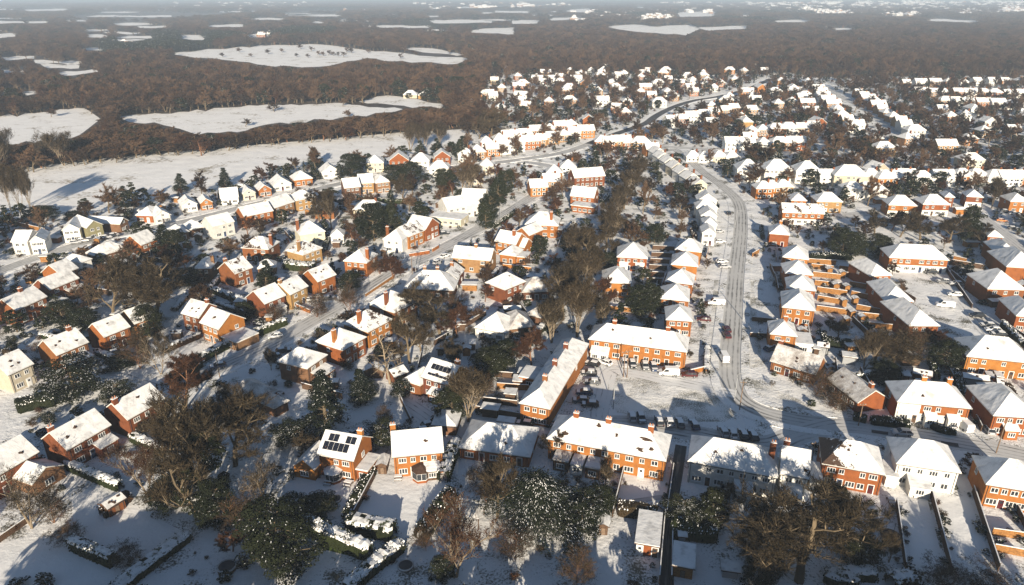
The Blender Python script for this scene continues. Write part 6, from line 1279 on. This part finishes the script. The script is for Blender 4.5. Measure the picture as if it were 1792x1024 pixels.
LOW['fir'] = [tkind(green_meshes(221, 'leaf_fir', 50, 30, .36, .05, 'cone', h0=14, w0=7))]
LOW['copper'] = [tkind(bare_meshes(231, 'red_bark', 'twig_copper', 1800, tl=1.2, tw=.14, levels=2))]
kinds = LOW['bare'] + LOW['holly'] + LOW['fir'] + LOW['copper']
KI = {'bare': (0, 1, 2), 'tall': (0, 1, 2), 'pale': (0, 1, 2), 'bush': (0, 1, 6), 'copper': (6,), 'holly': (3, 4), 'snowy': (3, 4), 'fir': (5,), 'column': (5,)}
edge = []
for k in range(290):     # the gardens go on behind the camera's lower edge: their trees shade the foreground
    yy = rnd.uniform(60, 84); xx = rnd.uniform(-80, 85); h_ = rnd.uniform(.8, 1.15) * ((10.5 if xx > 30 or xx < -46 else 7.0) - (yy - 72) * .18)
    if proj((xx, yy, h_ * 1.02))[1] < 1035 or math.sin(xx * .33 + 1.0) + .5 * math.sin(xx * .81) > 1.0 and xx > -40: continue
    edge.append((xx, yy, 0, h_ * rnd.uniform(.6, .9), h_, rnd.uniform(0, 6.28), rnd.choice((3, 4, 3, 4, 0, 1, 6))))
instances('town_trees', edge + [(p.x, p.y, 0, w_, h_, rnd.uniform(0, 6.28), rnd.choice(KI[sp])) for (yy, sp, p, h_, w_) in cand[NT:]], kinds)
# low shrubs and garden growth
sh = []
y = 88.0
while y < 640:
    st = 2.9 + y / 190; hw = y * .80 + 30; x = -hw
    while x < hw:
        p = Vector((x + rnd.uniform(-.5, .5) * st, y + rnd.uniform(-.5, .5) * st, 0)); x += st
        px, py = proj(p)
        if rnd.random() > (.30 if py > 660 else .56) or not inpoly(px, py, TOWN): continue
        h_ = rnd.uniform(.6, 2.1); w_ = h_ * rnd.uniform(.9, 1.8)
        if clear(p, w_, h_, False) is None: continue
        sh.append((p.x, p.y, -.1, w_, h_, rnd.uniform(0, 6.28), rnd.choice((0, 1, 2, 2, 3, 3, 4))))
    y += st
for a, b_ in FLINES:      # growth along the fences
    n = int((b_ - a).length / 1.1); dn = (b_ - a).normalized(); nn = Vector((-dn.y, dn.x, 0))
    for k in range(n):
        if rnd.random() < .42:
            q = a.lerp(b_, (k + rnd.random()) / n) + nn * rnd.choice((-1, 1)) * rnd.uniform(.5, 1.3); h_ = rnd.uniform(.4, 1.6)
            if not on_road(q, -.3) and not any((x - q.x) ** 2 + (y_ - q.y) ** 2 < (r * .6) ** 2 for x, y_, r in FOOT.h.near(q.x, q.y)): sh.append((q.x, q.y, -.05, h_ * rnd.uniform(.9, 1.7), h_, rnd.uniform(0, 6.28), rnd.choice((0, 2, 2, 3, 3, 4))))
shk = [tkind(green_meshes(301, 'leaf_green', 26, 40, .6, .10)), tkind(green_meshes(302, 'leaf_hedge', 26, 40, .6, .12)), tkind(bare_meshes(303, 'red_bark', 'twig_brown', 900, tl=1.6, tw=.16, multi=4, levels=2, lowest=.05)), tkind(green_meshes(304, 'leaf_green', 26, 40, .6, .30)), tkind(bare_meshes(305, 'red_bark', 'twig_copper', 900, tl=1.6, tw=.16, multi=4, levels=2, lowest=.05))]
instances('garden_shrubs', sh, shk)
# ---------------------------------------------------------------- the woods
wp = []
y = 372.0
def wooded(px, py):
    if py > 130 and inpoly(px, py, TOWN): return 0
    if in_field(px, py): return 0
    if px < 140 and 95 < py < 170: return .55
    if px > 1330 and py < 30 or 1000 < px < 1190 and 21 < py < 42: return .45
    return 1
far_n = lambda x, y: math.sin(x * .0021 + 1.3) * math.sin(y * .0013 + .4) + .6 * math.sin(x * .0007 - y * .0009) + .4 * math.sin(x * .005 + y * .003)
while y < 12500:
    st = max(7.2, y / 105.0); hw = y * .80 + 60; x = -hw
    while x < hw:
        p = Vector((x + rnd.uniform(-.45, .45) * st, y + rnd.uniform(-.45, .45) * st, 0)); x += st
        px, py = proj(p)
        if py > 340 or rnd.random() > wooded(px, py): continue
        if y > 1500 and far_n(p.x, p.y) > 1.05: continue
        if y < 1100 and (any((fx - p.x) ** 2 + (fy - p.y) ** 2 < (r + 3) ** 2 for fx, fy, r in FOOT.h.near(p.x, p.y)) or on_road(p, 3)): continue
        k = max(1.0, st / 8.0); h_ = rnd.uniform(10, 16) * min(1.5, k ** .25); w_ = rnd.uniform(9, 15) * k; w0_ = w_
        if 195 < py < 300 and px < 860: h_ *= .72
        ok = True
        for tr_ in range(3):
            ok = not any(in_field(*proj((p.x, p.y, h_ * fr))) for fr in (.25, .5, .75, 1.0)) and not any(in_field(*proj((p.x + o_ * w_, p.y, h_ * fr))) for o_ in (-.4, .4) for fr in (.45, .85))
            if ok: break
            h_ *= .6; w_ *= .75
        if not ok: continue
        gn = far_n(p.x * 3.1 + 500, p.y * 2.3)
        kk = rnd.choice((3, 4, 5, 5)) if gn > 1.0 else rnd.choices((0, 1, 2, 6, 3), (30, 30, 30, 6, 4))[0]
        wp.append((p.x, p.y, 0, w_, h_, rnd.uniform(0, 6.28), kk))
    y += st * .9
for x, y_, h_ in ((527, 86, 9), (545, 90, 8), (556, 97, 7), (566, 98, 7), (575, 97, 8), (584, 98, 7), (592, 99, 7), (602, 100, 8), (616, 93, 9), (606, 92, 8), (470, 95, 8), (494, 92, 7), (520, 100, 6), (540, 101, 6), (645, 93, 7), (700, 103, 8), (480, 196, 8), (600, 186, 7), (610, 205, 6), (430, 222, 6), (90, 205, 7), (160, 200, 8), (390, 100, 7), (420, 92, 8), (440, 100, 6)):
    p = at(x, y_); wp.append((p.x, p.y, 0, h_ * 1.3, h_, x, rnd.choice((0, 1, 2))))
instances('woodland', wp, kinds)
print('far', len(FAR), 'houses', len(HOUSES), 'cand', len(cand), 'trees', len(TREES), 'shrubs', len(sh), 'wood', len(wp), 'distant', len(hp))
# ---------------------------------------------------------------- haze
hm = bpy.data.materials.new('haze'); hm.use_nodes = True; nt = hm.node_tree; nt.nodes.clear()
o_ = nt.nodes.new('ShaderNodeOutputMaterial'); pv = nt.nodes.new('ShaderNodeVolumePrincipled'); nt.links.new(pv.outputs[0], o_.inputs['Volume'])
pv.inputs['Color'].default_value = (0.66, 0.80, 1.0, 1); pv.inputs['Density'].default_value = 0.000185; pv.inputs['Anisotropy'].default_value = 0.0
M['haze'] = hm
mb = MB(); mb.box(-15500, 15500, -400, 21500, -1, 96); hz = struct('haze', mb.mesh('haze', ['haze']), 'stuff')
